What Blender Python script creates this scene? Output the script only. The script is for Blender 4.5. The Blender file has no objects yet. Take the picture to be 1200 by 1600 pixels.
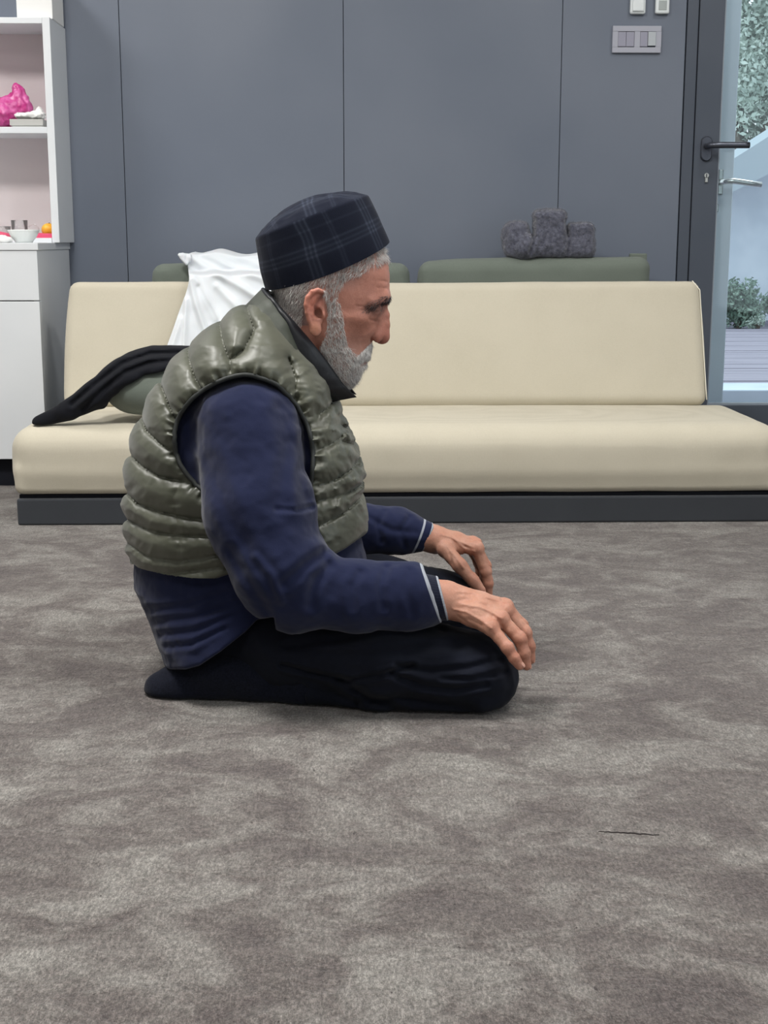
import bpy, math, random
import numpy as np
random.seed(7); np.random.seed(7)
scene = bpy.context.scene
COL = scene.collection
# ------------------------------------------------------------------ camera
F_PX = 2133.0; PITCH = math.atan(425/F_PX); YAW = math.atan(55/F_PX); CAM_H = .70
cam_d = bpy.data.cameras.new('camera'); cam = bpy.data.objects.new('camera', cam_d); COL.objects.link(cam)
cam.location = (0, 0, CAM_H)
cam.rotation_euler = (math.pi/2 - PITCH, 0, -YAW)
cam_d.sensor_fit = 'VERTICAL'; cam_d.sensor_height = 36.0; cam_d.lens = 36.0*F_PX/1600
cam_d.clip_start = .05; cam_d.clip_end = 200
scene.camera = cam
# ------------------------------------------------------------------ view, world, lights
vs = scene.view_settings
vs.view_transform = 'Standard'; vs.look = 'None'; vs.gamma = 1; vs.use_curve_mapping = False
vs.exposure = 0.4
world = bpy.data.worlds.new('world'); scene.world = world; world.use_nodes = True
wn = world.node_tree; wn.nodes.clear()
w_out = wn.nodes.new('ShaderNodeOutputWorld'); w_bg = wn.nodes.new('ShaderNodeBackground')
w_bg.inputs[0].default_value = (.85, .93, 1.0, 1); w_bg.inputs[1].default_value = 1.25
wn.links.new(w_bg.outputs[0], w_out.inputs[0])
def area(name, loc, rot, sx, sy, power, color=(1, 1, 1), spread=None):
    d = bpy.data.lights.new(name, 'AREA'); d.shape = 'RECTANGLE'; d.size = sx; d.size_y = sy
    d.energy = power; d.color = color
    if spread: d.spread = spread
    o = bpy.data.objects.new(name, d); COL.objects.link(o); o.location = loc; o.rotation_euler = rot
    return o
LAMPS = [(-1.9, 3.2, 22), (-.75, 1.9, 45), (1.5, 3.1, 8), (.95, 1.7, 20), (-.6, -.3, 9), (1.2, -.7, 7)]
for (x, y, p) in LAMPS:
    area('ceiling_lamp_light', (x, y, 2.565), (0, 0, 0), .55, .55, p, (1.0, .98, .95))
# cool fill light added at the right; the wall there has no window
area('right_fill_light', (2.55, .6, 1.35), (math.radians(90), 0, math.radians(90)), 2.6, 2.2, 15, (.80, .90, 1.0))
sun_d = bpy.data.lights.new('sun', 'SUN'); sun_d.energy = 1.0; sun_d.angle = .3; sun_d.color = (.9, .95, 1)
sun = bpy.data.objects.new('sun', sun_d); COL.objects.link(sun); sun.rotation_euler = (math.radians(-35), math.radians(20), 0)

# ------------------------------------------------------------------ projection helpers (turn a measured direction and a known plane into a point)
_fw = np.array([math.sin(YAW)*math.cos(PITCH), math.cos(YAW)*math.cos(PITCH), -math.sin(PITCH)])
_rt = np.array([math.cos(YAW), -math.sin(YAW), 0]); _up = np.cross(_rt, _fw)
def _ray(x, y): return _fw + _rt*(x-600)/F_PX - _up*(y-800)/F_PX
def PY(x, y, Y): d = _ray(x, y); return np.array([0, 0, CAM_H]) + d*(Y/d[1])
def PZ(x, y, Z): d = _ray(x, y); return np.array([0, 0, CAM_H]) + d*((Z-CAM_H)/d[2])
# ------------------------------------------------------------------ materials
def lin(c):
    out = []
    for v in c[:3]:
        v = v/255.0
        out.append(v/12.92 if v <= .04045 else ((v+.055)/1.055)**2.4)
    return (out[0], out[1], out[2], 1.0)
class M:
    def __init__(s, name, color=(128, 128, 128), rough=.6, spec=.5, metal=0, sheen=0, coat=0):
        s.m = bpy.data.materials.new(name); s.m.use_nodes = True
        s.nt = s.m.node_tree; s.b = s.nt.nodes['Principled BSDF']; s.out = s.nt.nodes['Material Output']
        s.b.inputs['Base Color'].default_value = lin(color); s.b.inputs['Roughness'].default_value = rough
        s.b.inputs['Specular IOR Level'].default_value = spec; s.b.inputs['Metallic'].default_value = metal
        if sheen: s.b.inputs['Sheen Weight'].default_value = sheen
        if coat: s.b.inputs['Coat Weight'].default_value = coat
        s.coord = None; s.h = None
    def n(s, t, **kw):
        nd = s.nt.nodes.new(t)
        for k, v in kw.items():
            if k in nd.inputs: nd.inputs[k].default_value = v
            else: setattr(nd, k, v)
        return nd
    def l(s, a, b): s.nt.links.new(a, b)
    def pos(s, scale=(1, 1, 1), rot=(0, 0, 0), kind='Object'):
        tc = s.n('ShaderNodeTexCoord'); mp = s.n('ShaderNodeMapping')
        mp.inputs['Scale'].default_value = scale; mp.inputs['Rotation'].default_value = rot
        s.l(tc.outputs[kind], mp.inputs['Vector']); return mp.outputs[0]
    def noise(s, scale, detail=3, vec=None, rough=.5, dist=0):
        nd = s.n('ShaderNodeTexNoise'); nd.inputs['Scale'].default_value = scale; nd.inputs['Detail'].default_value = detail
        nd.inputs['Roughness'].default_value = rough; nd.inputs['Distortion'].default_value = dist
        s.l(vec if vec is not None else s.pos(), nd.inputs['Vector']); return nd.outputs['Fac']
    def ramp(s, fac, stops):
        r = s.n('ShaderNodeValToRGB'); cr = r.color_ramp
        while len(cr.elements) < len(stops): cr.elements.new(.5)
        for e, (p, c) in zip(cr.elements, stops): e.position = p; e.color = c if len(c) == 4 else lin(c)
        s.l(fac, r.inputs[0]); return r.outputs[0]
    def mix(s, fac, a, b, mode='MIX'):
        x = s.n('ShaderNodeMix'); x.data_type = 'RGBA'; x.blend_type = mode
        if isinstance(fac, (int, float)): x.inputs[0].default_value = fac
        else: s.l(fac, x.inputs[0])
        for i, v in ((6, a), (7, b)):
            if isinstance(v, tuple): x.inputs[i].default_value = v if len(v) == 4 else lin(v)
            else: s.l(v, x.inputs[i])
        return x.outputs[2]
    def math(s, op, a, b=None, c=None):
        x = s.n('ShaderNodeMath'); x.operation = op
        for i, v in enumerate((a, b, c)):
            if v is None: continue
            if isinstance(v, (int, float)): x.inputs[i].default_value = v
            else: s.l(v, x.inputs[i])
        return x.outputs[0]
    def color(s, c): s.l(c, s.b.inputs['Base Color']); return s
    def bump(s, h, strength=.3, dist=.002):
        b = s.n('ShaderNodeBump'); b.inputs['Strength'].default_value = strength; b.inputs['Distance'].default_value = dist
        s.l(h, b.inputs['Height'])
        if s.h is not None: s.l(s.h, b.inputs['Normal'])
        s.h = b.outputs[0]; s.l(s.h, s.b.inputs['Normal']); return s
    def attr(s, name):
        a = s.n('ShaderNodeAttribute'); a.attribute_name = name; return a.outputs['Color']
def fabric(name, c1, c2, weave=900, rough=.85, bump=.25, sheen=.15, blotch=8):
    m = M(name, c1, rough, .25, sheen=sheen)
    v = m.pos()
    a = m.n('ShaderNodeTexWave'); a.bands_direction = 'X'; a.inputs['Scale'].default_value = weave/6.28; a.inputs['Distortion'].default_value = 1.5; a.inputs['Detail'].default_value = 1; a.inputs['Detail Scale'].default_value = 3
    b = m.n('ShaderNodeTexWave'); b.bands_direction = 'Z'; b.inputs['Scale'].default_value = weave/6.28; b.inputs['Distortion'].default_value = 1.5; b.inputs['Detail'].default_value = 1; b.inputs['Detail Scale'].default_value = 3
    m.l(v, a.inputs['Vector']); m.l(v, b.inputs['Vector'])
    h = m.math('ADD', a.outputs['Fac'], b.outputs['Fac'])
    big = m.noise(blotch, 3, v)
    thr = m.noise(160, 2, m.pos((1, 1, 6)))
    thr2 = m.noise(160, 2, m.pos((6, 1, 1)))
    f = m.math('MULTIPLY_ADD', h, .22, m.math('MULTIPLY', big, .4))
    f = m.math('ADD', f, m.math('MULTIPLY', m.math('ADD', thr, thr2), .3))
    m.color(m.ramp(f, [(.25, c2), (.85, c1)])); m.bump(h, bump, .0008)
    return m
# ------------------------------------------------------------------ mesh helpers
def link_mesh(name, verts, faces, mat=None, parent=None, smooth=True, cols=None, mats=None, fm=None):
    me = bpy.data.meshes.new(name)
    verts = np.asarray(verts, dtype=np.float32)
    if isinstance(faces, np.ndarray):
        n = faces.shape[1]
        me.vertices.add(len(verts)); me.vertices.foreach_set('co', verts.ravel())
        me.loops.add(faces.size); me.loops.foreach_set('vertex_index', faces.astype(np.int32).ravel())
        me.polygons.add(len(faces))
        me.polygons.foreach_set('loop_start', np.arange(0, faces.size, n, dtype=np.int32))
        me.update(calc_edges=True)
    else:
        me.from_pydata([tuple(v) for v in verts.tolist()], [], [tuple(f) for f in faces]); me.update()
    if smooth: me.polygons.foreach_set('use_smooth', np.ones(len(me.polygons), dtype=bool))
    if cols is not None:
        a = me.color_attributes.new('tint', 'FLOAT_COLOR', 'POINT')
        c4 = np.ones((len(verts), 4), dtype=np.float32); c4[:, :3] = cols; a.data.foreach_set('color', c4.ravel())
    if mats:
        for m in mats: me.materials.append(m.m)
        me.polygons.foreach_set('material_index', np.asarray(fm, dtype=np.int32))
    elif mat is not None: me.materials.append(mat.m)
    me.validate()
    o = bpy.data.objects.new(name, me); COL.objects.link(o)
    if parent is not None:
        o.parent = parent; q = parent; w = [0.0, 0.0, 0.0]
        while q is not None: w = [a+b for a, b in zip(w, q.location)]; q = q.parent
        o.location = tuple(-a for a in w)
    return o
def join(parts):
    V = []; Fs = []; k = 0
    for v, f in parts:
        V.extend([tuple(x) for x in v]); Fs.extend([tuple(i+k for i in q) for q in f]); k += len(v)
    return V, Fs
def box(x0, x1, y0, y1, z0, z1, b=0.0):
    if b <= 0:
        v = [(x, y, z) for x in (x0, x1) for y in (y0, y1) for z in (z0, z1)]
        return v, [(0, 1, 3, 2), (4, 6, 7, 5), (0, 4, 5, 1), (2, 3, 7, 6), (0, 2, 6, 4), (1, 5, 7, 3)]
    import bmesh
    bm = bmesh.new(); bmesh.ops.create_cube(bm, size=1)
    for v in bm.verts: v.co = ((x0+x1)/2 + v.co.x*(x1-x0), (y0+y1)/2 + v.co.y*(y1-y0), (z0+z1)/2 + v.co.z*(z1-z0))
    bmesh.ops.bevel(bm, geom=bm.edges[:], offset=b, segments=2, profile=.5, affect='EDGES')
    bm.verts.index_update()
    v = [tuple(q.co) for q in bm.verts]; f = [tuple(q.index for q in p.verts) for p in bm.faces]; bm.free(); return v, f
def tube(pts, rad, seg=12, closed=False, caps=True):
    P = np.array(pts, float); n = len(P)
    R = np.full(n, rad) if np.isscalar(rad) else np.array(rad, float)
    T = np.roll(P, -1, 0) - np.roll(P, 1, 0) if closed else np.gradient(P, axis=0)
    T /= np.linalg.norm(T, axis=1)[:, None] + 1e-12
    up = np.array([0, 0, 1.0]) if abs(T[0][2]) < .9 else np.array([1.0, 0, 0])
    v = []; N = np.cross(up, T[0]); N /= np.linalg.norm(N)
    for i in range(n):
        N = N - T[i]*(N@T[i]); N /= np.linalg.norm(N) + 1e-12; B = np.cross(T[i], N)
        for k in range(seg):
            a = 2*math.pi*k/seg; v.append(P[i] + R[i]*(math.cos(a)*N + math.sin(a)*B))
    f = []
    for i in range(n if closed else n-1):
        j = (i+1) % n
        for k in range(seg): f.append((i*seg+k, i*seg+(k+1) % seg, j*seg+(k+1) % seg, j*seg+k))
    if caps and not closed: f.append(tuple(range(seg-1, -1, -1))); f.append(tuple((n-1)*seg+k for k in range(seg)))
    return [tuple(x) for x in v], f
def lathe(prof, c, seg=40, axis='z'):
    v = []
    for r, z in prof:
        for k in range(seg):
            a = 2*math.pi*k/seg
            if axis == 'z': v.append((c[0]+r*math.cos(a), c[1]+r*math.sin(a), c[2]+z))
            else: v.append((c[0]+r*math.cos(a), c[1]+z, c[2]+r*math.sin(a)))
    f = [(i*seg+k, i*seg+(k+1) % seg, (i+1)*seg+(k+1) % seg, (i+1)*seg+k) for i in range(len(prof)-1) for k in range(seg)]
    return v, f
def empty(name, loc, label, cat, group=None):
    o = bpy.data.objects.new(name, None); COL.objects.link(o); o.location = tuple(float(a) for a in loc); o.empty_display_size = .1
    o['label'] = label; o['category'] = cat
    if group: o['group'] = group
    return o
def tag(o, label, cat, group=None):
    o['label'] = label; o['category'] = cat
    if group: o['group'] = group
    return o
def struct(o): o['kind'] = 'structure'; return o
def flat(name, vf, mat, parent=None): return link_mesh(name, vf[0], vf[1], mat, parent, smooth=False)
# ------------------------------------------------------------------ numpy noise and signed distance tools
def _h(ix, iy, iz):
    n = (ix*374761393 + iy*668265263 + iz*2147483647*3 + 1013904223) & 0xffffffff
    n = ((n ^ (n >> 13))*1274126177) & 0xffffffff
    n = (n ^ (n >> 16)) & 0xffff
    return n.astype(np.float32)/32767.5 - 1
def noise3(p):
    i = np.floor(p).astype(np.int64); f = (p-i).astype(np.float32); u = f*f*(3-2*f)
    x, y, z = i[:, 0], i[:, 1], i[:, 2]; r = 0
    for dx in (0, 1):
        wx = u[:, 0] if dx else 1-u[:, 0]
        for dy in (0, 1):
            wy = u[:, 1] if dy else 1-u[:, 1]
            for dz in (0, 1):
                wz = u[:, 2] if dz else 1-u[:, 2]
                r = r + wx*wy*wz*_h(x+dx, y+dy, z+dz)
    return r
def fbm(p, o=3):
    r = 0; a = 1
    for k in range(o): r = r + a*noise3(p*(2.03**k)+k*17.3); a *= .5
    return r
def smin(a, b, k):
    h = np.clip(.5+.5*(b-a)/k, 0, 1); return b + (a-b)*h - k*h*(1-h)
def smax(a, b, k): return -smin(-a, -b, k)
def sph(p, c, r): return np.sqrt(((p-np.asarray(c, np.float32))**2).sum(1)) - r
def ell(p, c, r):
    q = (p-np.asarray(c, np.float32))/np.asarray(r, np.float32)
    k0 = np.sqrt((q*q).sum(1)); k1 = np.sqrt(((q/np.asarray(r, np.float32))**2).sum(1)) + 1e-9
    return k0*(k0-1)/k1
def cone(p, a, b, r1, r2):
    a = np.asarray(a, np.float32); b = np.asarray(b, np.float32); ba = b-a; pa = p-a
    h = np.clip((pa@ba)/(ba@ba), 0, 1)
    d = pa - h[:, None]*ba
    return np.sqrt((d*d).sum(1)) - (r1 + (r2-r1)*h)
def far_from(p, lo, hi, m):
    return len(p) and ((p.min(0) > np.asarray(hi)+m).any() or (p.max(0) < np.asarray(lo)-m).any())
def chain(p, pts, rad, k=.01):
    A_ = np.array(pts); rm = max(rad)
    if rm < 1 and far_from(p, A_.min(0), A_.max(0), rm+.06): return np.full(len(p), .06, np.float32)
    d = None
    for i in range(len(pts)-1):
        e = cone(p, pts[i], pts[i+1], rad[i], rad[i+1]); d = e if d is None else smin(d, e, k)
    return d
def poly2(px, pz, pts):
    """distance to a polyline in 2-D, with arc length of the nearest point"""
    best = np.full(len(px), 1e9, np.float32); arc = np.zeros(len(px), np.float32); L = 0
    for (ax, az), (bx, bz) in zip(pts[:-1], pts[1:]):
        dx, dz = bx-ax, bz-az; l2 = dx*dx+dz*dz+1e-12
        h = np.clip(((px-ax)*dx+(pz-az)*dz)/l2, 0, 1)
        d = np.sqrt((px-ax-h*dx)**2+(pz-az-h*dz)**2); m = d < best
        best[m] = d[m]; arc[m] = (L + h*math.sqrt(l2))[m]; L += math.sqrt(l2)
    return best, arc
def sdf_mesh(f, lo, hi, h, B=8, slack=1.35, pad=.004):
    lo = np.array(lo, float); hi = np.array(hi, float)
    nb = np.ceil((hi-lo)/(h*B)).astype(int); N = nb*B
    c = [lo[i] + (np.arange(nb[i])+.5)*B*h - .5*h for i in range(3)]
    G = np.stack(np.meshgrid(*c, indexing='ij'), -1).reshape(-1, 3).astype(np.float32)
    dc = f(G)
    act = np.abs(dc) < (B*h*.87*slack + pad)
    vals = np.repeat(np.repeat(np.repeat(np.sign(dc).astype(np.float32).reshape(nb)*.05, B, 0), B, 1), B, 2)
    ids = np.argwhere(act.reshape(nb))
    g_ = ids//5; ids = ids[np.lexsort((g_[:, 2], g_[:, 1], g_[:, 0]))]
    o = np.stack(np.meshgrid(np.arange(B), np.arange(B), np.arange(B), indexing='ij'), -1).reshape(-1, 3)
    for s in range(0, len(ids), 120):
        idx = (ids[s:s+120, None, :]*B + o[None]).reshape(-1, 3)
        p = (lo + idx*h).astype(np.float32)
        vals[idx[:, 0], idx[:, 1], idx[:, 2]] = f(p)
    ins = vals < 0
    # surface nets
    cnt = np.zeros(np.array(vals.shape)-1, np.int8)
    for a in (0, 1):
        for b in (0, 1):
            for e in (0, 1): cnt += ins[a:a+N[0]-1, b:b+N[1]-1, e:e+N[2]-1]
    cell = np.argwhere((cnt > 0) & (cnt < 8))
    vid = np.full(cnt.shape, -1, np.int32); vid[tuple(cell.T)] = np.arange(len(cell))
    acc = np.zeros((len(cell), 3), np.float32); num = np.zeros(len(cell), np.float32)
    cor = [(a, b, e) for a in (0, 1) for b in (0, 1) for e in (0, 1)]
    cv = {q: vals[cell[:, 0]+q[0], cell[:, 1]+q[1], cell[:, 2]+q[2]] for q in cor}
    for q in cor:
        for ax in range(3):
            if q[ax] == 0:
                r = list(q); r[ax] = 1; r = tuple(r); a, b = cv[q], cv[r]; m = (a < 0) != (b < 0)
                t = np.where(m, a/(a-b+1e-20), 0); pt = np.tile(np.array(q, np.float32), (len(cell), 1)); pt[:, ax] = t
                acc[m] += pt[m]; num[m] += 1
    V = lo + (cell + acc/num[:, None])*h
    Q = []
    for ax in range(3):
        a0 = [slice(1, -1)]*3; a0[ax] = slice(0, -1); a1 = [slice(1, -1)]*3; a1[ax] = slice(1, None)
        A = ins[tuple(a0)]; Bm = ins[tuple(a1)]
        e = np.argwhere(A != Bm)
        flip = A[tuple(e.T)]
        off = np.array([1, 1, 1]); off[ax] = 0; e = e+off
        u, v = [(1, 2), (2, 0), (0, 1)][ax]
        du = np.zeros(3, int); du[u] = 1; dv = np.zeros(3, int); dv[v] = 1
        ok = np.all(e < np.array(vid.shape), axis=1) ; e = e[ok]; flip = flip[ok]
        q = np.stack([vid[tuple((e-du-dv).T)], vid[tuple((e-dv).T)], vid[tuple(e.T)], vid[tuple((e-du).T)]], 1)
        q[~flip] = q[~flip][:, ::-1]; Q.append(q)
    Q = np.concatenate(Q); Q = Q[(Q >= 0).all(1)]
    return V.astype(np.float32), Q
def grad(f, V, e=.0015):
    g = np.stack([f(V+np.array(d, np.float32)*e)-f(V-np.array(d, np.float32)*e) for d in ((1, 0, 0), (0, 1, 0), (0, 0, 1))], 1)
    return g/(np.linalg.norm(g, axis=1)[:, None]+1e-9)
def vnormals(V, Q):
    a = V[Q[:, 2]]-V[Q[:, 0]]; b = V[Q[:, 3]]-V[Q[:, 1]]; n = np.cross(a, b)
    N = np.zeros_like(V)
    for k in range(4): np.add.at(N, Q[:, k], n)
    return N/(np.linalg.norm(N, axis=1)[:, None]+1e-9)
def rbox(cx, cy, cz, sx, sy, sz, r, h=.012, puff=0, extra=None):
    """soft rounded box with a bulge"""
    def f(p):
        q = np.abs(p-np.array([cx, cy, cz], np.float32)); q2 = q.copy()
        u = np.clip(1-(q/np.array([sx, sy, sz], np.float32))**2, 0, 1)
        b = puff*np.stack([u[:, 1]*u[:, 2], u[:, 0]*u[:, 2], u[:, 0]*u[:, 1]], 1)
        q2 = q - np.array([sx, sy, sz], np.float32) - b + r
        d = np.sqrt((np.maximum(q2, 0)**2).sum(1)) + np.minimum(q2.max(1), 0) - r
        return d + (extra(p) if extra else 0)
    return f
# ================================================================== THE SETTING
WALL_Y = 4.35
carpet = M('carpet_material', (126, 118, 112), .95, .15, sheen=.25)
v = carpet.pos((1.0, 1.2, 1))
n1 = carpet.noise(5.6, 6, v, .66, .9); n2 = carpet.noise(15, 4, v, .62, .6); n3 = carpet.noise(1.3, 2, v, .5, .4)
f = carpet.math('ADD', carpet.math('MULTIPLY', n1, .58), carpet.math('MULTIPLY', n2, .22)); f = carpet.math('ADD', f, carpet.math('MULTIPLY', n3, .25))
base = carpet.ramp(f, [(.42, (106, 97, 95)), (.50, (122, 114, 110)), (.55, (141, 135, 130)), (.64, (164, 160, 154))])
gv = carpet.pos((1, .38, 1)); g1 = carpet.noise(330, 3, gv, .75); g2 = carpet.noise(900, 2, gv, .7); g3 = carpet.noise(120, 3, gv, .7)
gr = carpet.math('ADD', carpet.math('MULTIPLY', g1, .5), carpet.math('MULTIPLY', g2, .3)); gr = carpet.math('ADD', gr, carpet.math('MULTIPLY', g3, .25))
base = carpet.mix(.8, base, carpet.ramp(gr, [(.40, (46, 46, 46)), (.52, (128, 128, 128)), (.66, (205, 205, 205))]), 'OVERLAY')
spk = carpet.noise(170, 1, carpet.pos((1, .5, 1)), .3); base = carpet.mix(carpet.ramp(spk, [(.77, (0, 0, 0, 1)), (.80, (1, 1, 1, 1))]), base, (60, 54, 52))
carpet.color(base); carpet.bump(gr, .8, .0035); carpet.bump(g3, .15, .005); carpet.bump(n2, .4, .02)
fl = flat('floor', box(-3.2, 3.2, -2.6, WALL_Y+.1, -.12, 0), carpet); struct(fl)
# a short slit between two carpet lengths
slit = M('slit_material', (48, 44, 44), .95, .1)
pts = [PZ(935+i*5, 1299+i*.28+random.uniform(-.8, .8), .0006) for i in range(20)]
sv = []; sf = []
for i, p in enumerate(pts):
    w = .0011*(.4+math.sin(math.pi*i/19))
    sv += [(p[0], p[1]-w, .0006), (p[0], p[1]+w, .0006), (p[0], p[1]+w, -.002), (p[0], p[1]-w, -.002)]
for i in range(19):
    for k in range(4): sf.append((i*4+k, i*4+(k+1) % 4, i*4+4+(k+1) % 4, i*4+4+k))
o = link_mesh('carpet_slit', sv, sf, slit, fl, smooth=False); o['label'] = 'thin dark slit in the carpet pile'
wallm = M('wall_panel_material', (104, 113, 129), .42, .35)
wn1 = wallm.noise(2.2, 2, wallm.pos()); wallm.color(wallm.ramp(wn1, [(.3, (106, 114, 128)), (.7, (115, 122, 135))]))
wallm.bump(wallm.noise(900, 1, wallm.pos()), .05, .0005)
gapm = M('gap_material', (58, 62, 72), .8, .2)
plain = M('plain_wall_material', (196, 196, 192), .8, .3); plain.bump(plain.noise(300, 2, plain.pos()), .08, .001)
ceilm = M('ceiling_material', (225, 225, 222), .9, .2); ceilm.bump(ceilm.noise(200, 2, ceilm.pos()), .05, .001)
frame_m = M('door_frame_material', (80, 86, 98), .4, .4); frame_m.color(frame_m.ramp(frame_m.noise(3, 2, frame_m.pos()), [(.3, (76, 83, 95)), (.7, (84, 90, 101))]))
# rear wall of panels, each a part
wb = flat('wall_back', box(-3.2, 1.035, WALL_Y+.012, WALL_Y+.12, 0, 2.6), gapm); struct(wb)
seams = [-3.2, -2.7, -2.03, -1.358, -.688, -.0115, .6555, 1.035]
for a, b in zip(seams[:-1], seams[1:]):
    flat('wall_panel', box(a+.0009, b-.0009, WALL_Y, WALL_Y+.014, 0, 2.6, .0012), wallm, wb)
wb2 = flat('wall_over_door', box(1.035, 3.2, WALL_Y, WALL_Y+.12, 2.18, 2.6), wallm); struct(wb2); wb2.name = 'trim_1'
wb3 = flat('wall_beside_door', box(2.06, 3.2, WALL_Y, WALL_Y+.12, 0, 2.18), wallm); struct(wb3); wb3.name = 'trim_2'
wl = flat('wall_left', box(-3.3, -3.2, -2.6, WALL_Y+.12, 0, 2.6), plain); struct(wl)
wr = flat('wall_right', box(3.2, 3.3, -2.6, WALL_Y+.12, 0, 2.6), plain); struct(wr)
wf = flat('wall_front', box(-3.3, 3.3, -2.7, -2.6, 0, 2.6), plain); struct(wf)
ce = flat('ceiling', box(-3.3, 3.3, -2.7, WALL_Y+.12, 2.6, 2.7), ceilm); struct(ce)
lampm = M('lamp_diffuser_material', (255, 250, 240), .6)
lampm.b.inputs['Emission Color'].default_value = (1, .97, .92, 1); lampm.b.inputs['Emission Strength'].default_value = 2.0
LAMP_LABEL = ['square ceiling lamp in front of the white shelf cabinet', 'square ceiling lamp above and in front of the left half of the sofa', 'square ceiling lamp in front of the glass door', 'square ceiling lamp over the carpet right of the kneeling man', 'square ceiling lamp behind and left of the camera', 'square ceiling lamp behind and right of the camera']
for i, (x, y, p) in enumerate(LAMPS):
    r = empty('ceiling_lamp', (x, y, 2.6), LAMP_LABEL[i], 'lamp', 'ceiling lamps')
    fr = []
    for (a, b, c, d) in ((-.32, .32, -.32, -.29), (-.32, .32, .29, .32), (-.32, -.29, -.29, .29), (.29, .32, -.29, .29)): fr.append(box(x+a, x+b, y+c, y+d, 2.57, 2.6))
    flat('frame', join(fr), plain, r); flat('diffuser', box(x-.29, x+.29, y-.29, y+.29, 2.575, 2.6), lampm, r)
# glazed door at the right
dr = empty('door_1', (1.5, WALL_Y, 0), '', 'door'); del dr['label']; del dr['category']; struct(dr)
flat('door_frame', join([box(1.037, 1.0705, WALL_Y-.006, WALL_Y+.11, 0, 2.18, .002), box(2.03, 2.06, WALL_Y-.006, WALL_Y+.11, 0, 2.18, .002), box(1.0705, 2.03, WALL_Y-.006, WALL_Y+.11, 2.15, 2.18, .002)]), frame_m, dr)
flat('door_gap', box(1.0705, 1.0745, WALL_Y+.006, WALL_Y+.1, 0, 2.15), gapm, dr)
DZ = .178
leaf = flat('door_leaf', join([box(1.0745, 1.152, WALL_Y-.002, WALL_Y+.055, 0.01, 2.14, .002), box(1.95, 2.026, WALL_Y-.002, WALL_Y+.055, .01, 2.14, .002), box(1.152, 1.95, WALL_Y-.002, WALL_Y+.055, .01, DZ, .002), box(1.152, 1.95, WALL_Y-.002, WALL_Y+.055, 2.05, 2.14, .002)]), frame_m, dr)
sealm = M('glazing_seal_material', (150, 160, 172), .5)
flat('glazing_bead', join([box(1.152, 1.157, WALL_Y+.004, WALL_Y+.03, DZ, 2.05), box(1.152, 1.95, WALL_Y+.002, WALL_Y+.03, DZ, DZ+.006)]), sealm, dr)
glass = M('glass_material'); nt = glass.nt; tr = glass.n('ShaderNodeBsdfTransparent'); tr.inputs[0].default_value = (.90, .95, .97, 1)
gl = glass.n('ShaderNodeBsdfGlossy'); gl.inputs['Roughness'].default_value = .03
fz = glass.n('ShaderNodeFresnel'); fz.inputs[0].default_value = 1.5; mx = glass.n('ShaderNodeMixShader')
glass.l(fz.outputs[0], mx.inputs[0]); glass.l(tr.outputs[0], mx.inputs[1]); glass.l(gl.outputs[0], mx.inputs[2]); glass.l(mx.outputs[0], glass.out.inputs[0])
flat('pane', box(1.152, 1.95, WALL_Y+.028, WALL_Y+.034, DZ, 2.05), glass, dr)
metal = M('handle_material', (92, 96, 106), .32, .5, metal=.75)
chrome = M('chrome_material', (205, 205, 200), .25, .5, metal=.9)
hx, hz = 1.112, .985
rose = lathe([(0, -.010), (.0145, -.010), (.017, -.007), (.0175, 0)], (hx, WALL_Y-.002, hz+.013), 24, 'y')
rv = [(x, y, hz + (z-hz-.013)*1 + (.013 if z > hz+.013 else -.028)) for x, y, z in rose[0]]
hd = link_mesh('door_handle', rv, rose[1], metal, dr, smooth=False)
hp = [(hx, WALL_Y-.01, hz), (hx, WALL_Y-.045, hz), (hx+.004, WALL_Y-.056, hz), (hx+.014, WALL_Y-.060, hz)] + [(hx+.02+.014*i, WALL_Y-.061, hz) for i in range(8)]
tv, tf = tube(hp, .0096, 16); link_mesh('lever', tv, tf, metal, hd)
kv = join([lathe([(0, -.006), (.0072, -.006), (.0078, 0)], (hx+.004, WALL_Y-.002, .897), 20, 'y'), box(hx-.0002, hx+.0085, WALL_Y-.008, WALL_Y, .876, .893, .001)])
ky = flat('lock_cylinder', kv, chrome, dr); ky['label'] = 'chrome lock cylinder below the handle'
flat('keyhole', join([box(hx+.0028, hx+.0052, WALL_Y-.0092, WALL_Y-.007, .893, .902), ]), gapm, ky)
# what stands outside the door
alu = M('aluminium_material', (238, 243, 248), .5, .4)
po = empty('reflected_leaf', (1.25, WALL_Y+.20, 0), 'pale grey aluminium leaf built for a reflection in the glass door', 'door')  # solid leaf with handle, standing in for a reflection in the double glass
flat('stile', box(1.190, 1.258, WALL_Y+.20, WALL_Y+.235, 0, 2.1, .003), alu, po)
flat('rail', box(1.258, 1.62, WALL_Y+.20, WALL_Y+.235, 0.02, .105, .003), alu, po)
oh = flat('handle_plate', box(1.205, 1.222, WALL_Y+.188, WALL_Y+.2, .845, .925, .003), chrome, po)
tv, tf = tube([(1.214, WALL_Y+.19, .885), (1.214, WALL_Y+.155, .885), (1.222, WALL_Y+.147, .886), (1.25, WALL_Y+.147, .886), (1.30, WALL_Y+.147, .879), (1.335, WALL_Y+.147, .875)], .009, 12)
link_mesh('handle', tv, tf, chrome, po)
flat('latch', box(1.198, 1.212, WALL_Y+.192, WALL_Y+.2, .79, .815, .002), chrome, po)
tv, tf = tube([(1.405, WALL_Y+.195, .935), (1.405, WALL_Y+.16, .935), (1.405, WALL_Y+.155, .90), (1.385, WALL_Y+.155, .885)], .005, 10)
pave = M('patio_material', (118, 112, 124), .7, .4)
pave.color(pave.ramp(pave.noise(1.2, 4, pave.pos((.25, 2.2, 1)), .6), [(.35, (104, 98, 112)), (.65, (136, 130, 142))])); pave.bump(pave.noise(40, 2, pave.pos()), .2, .004)
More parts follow.
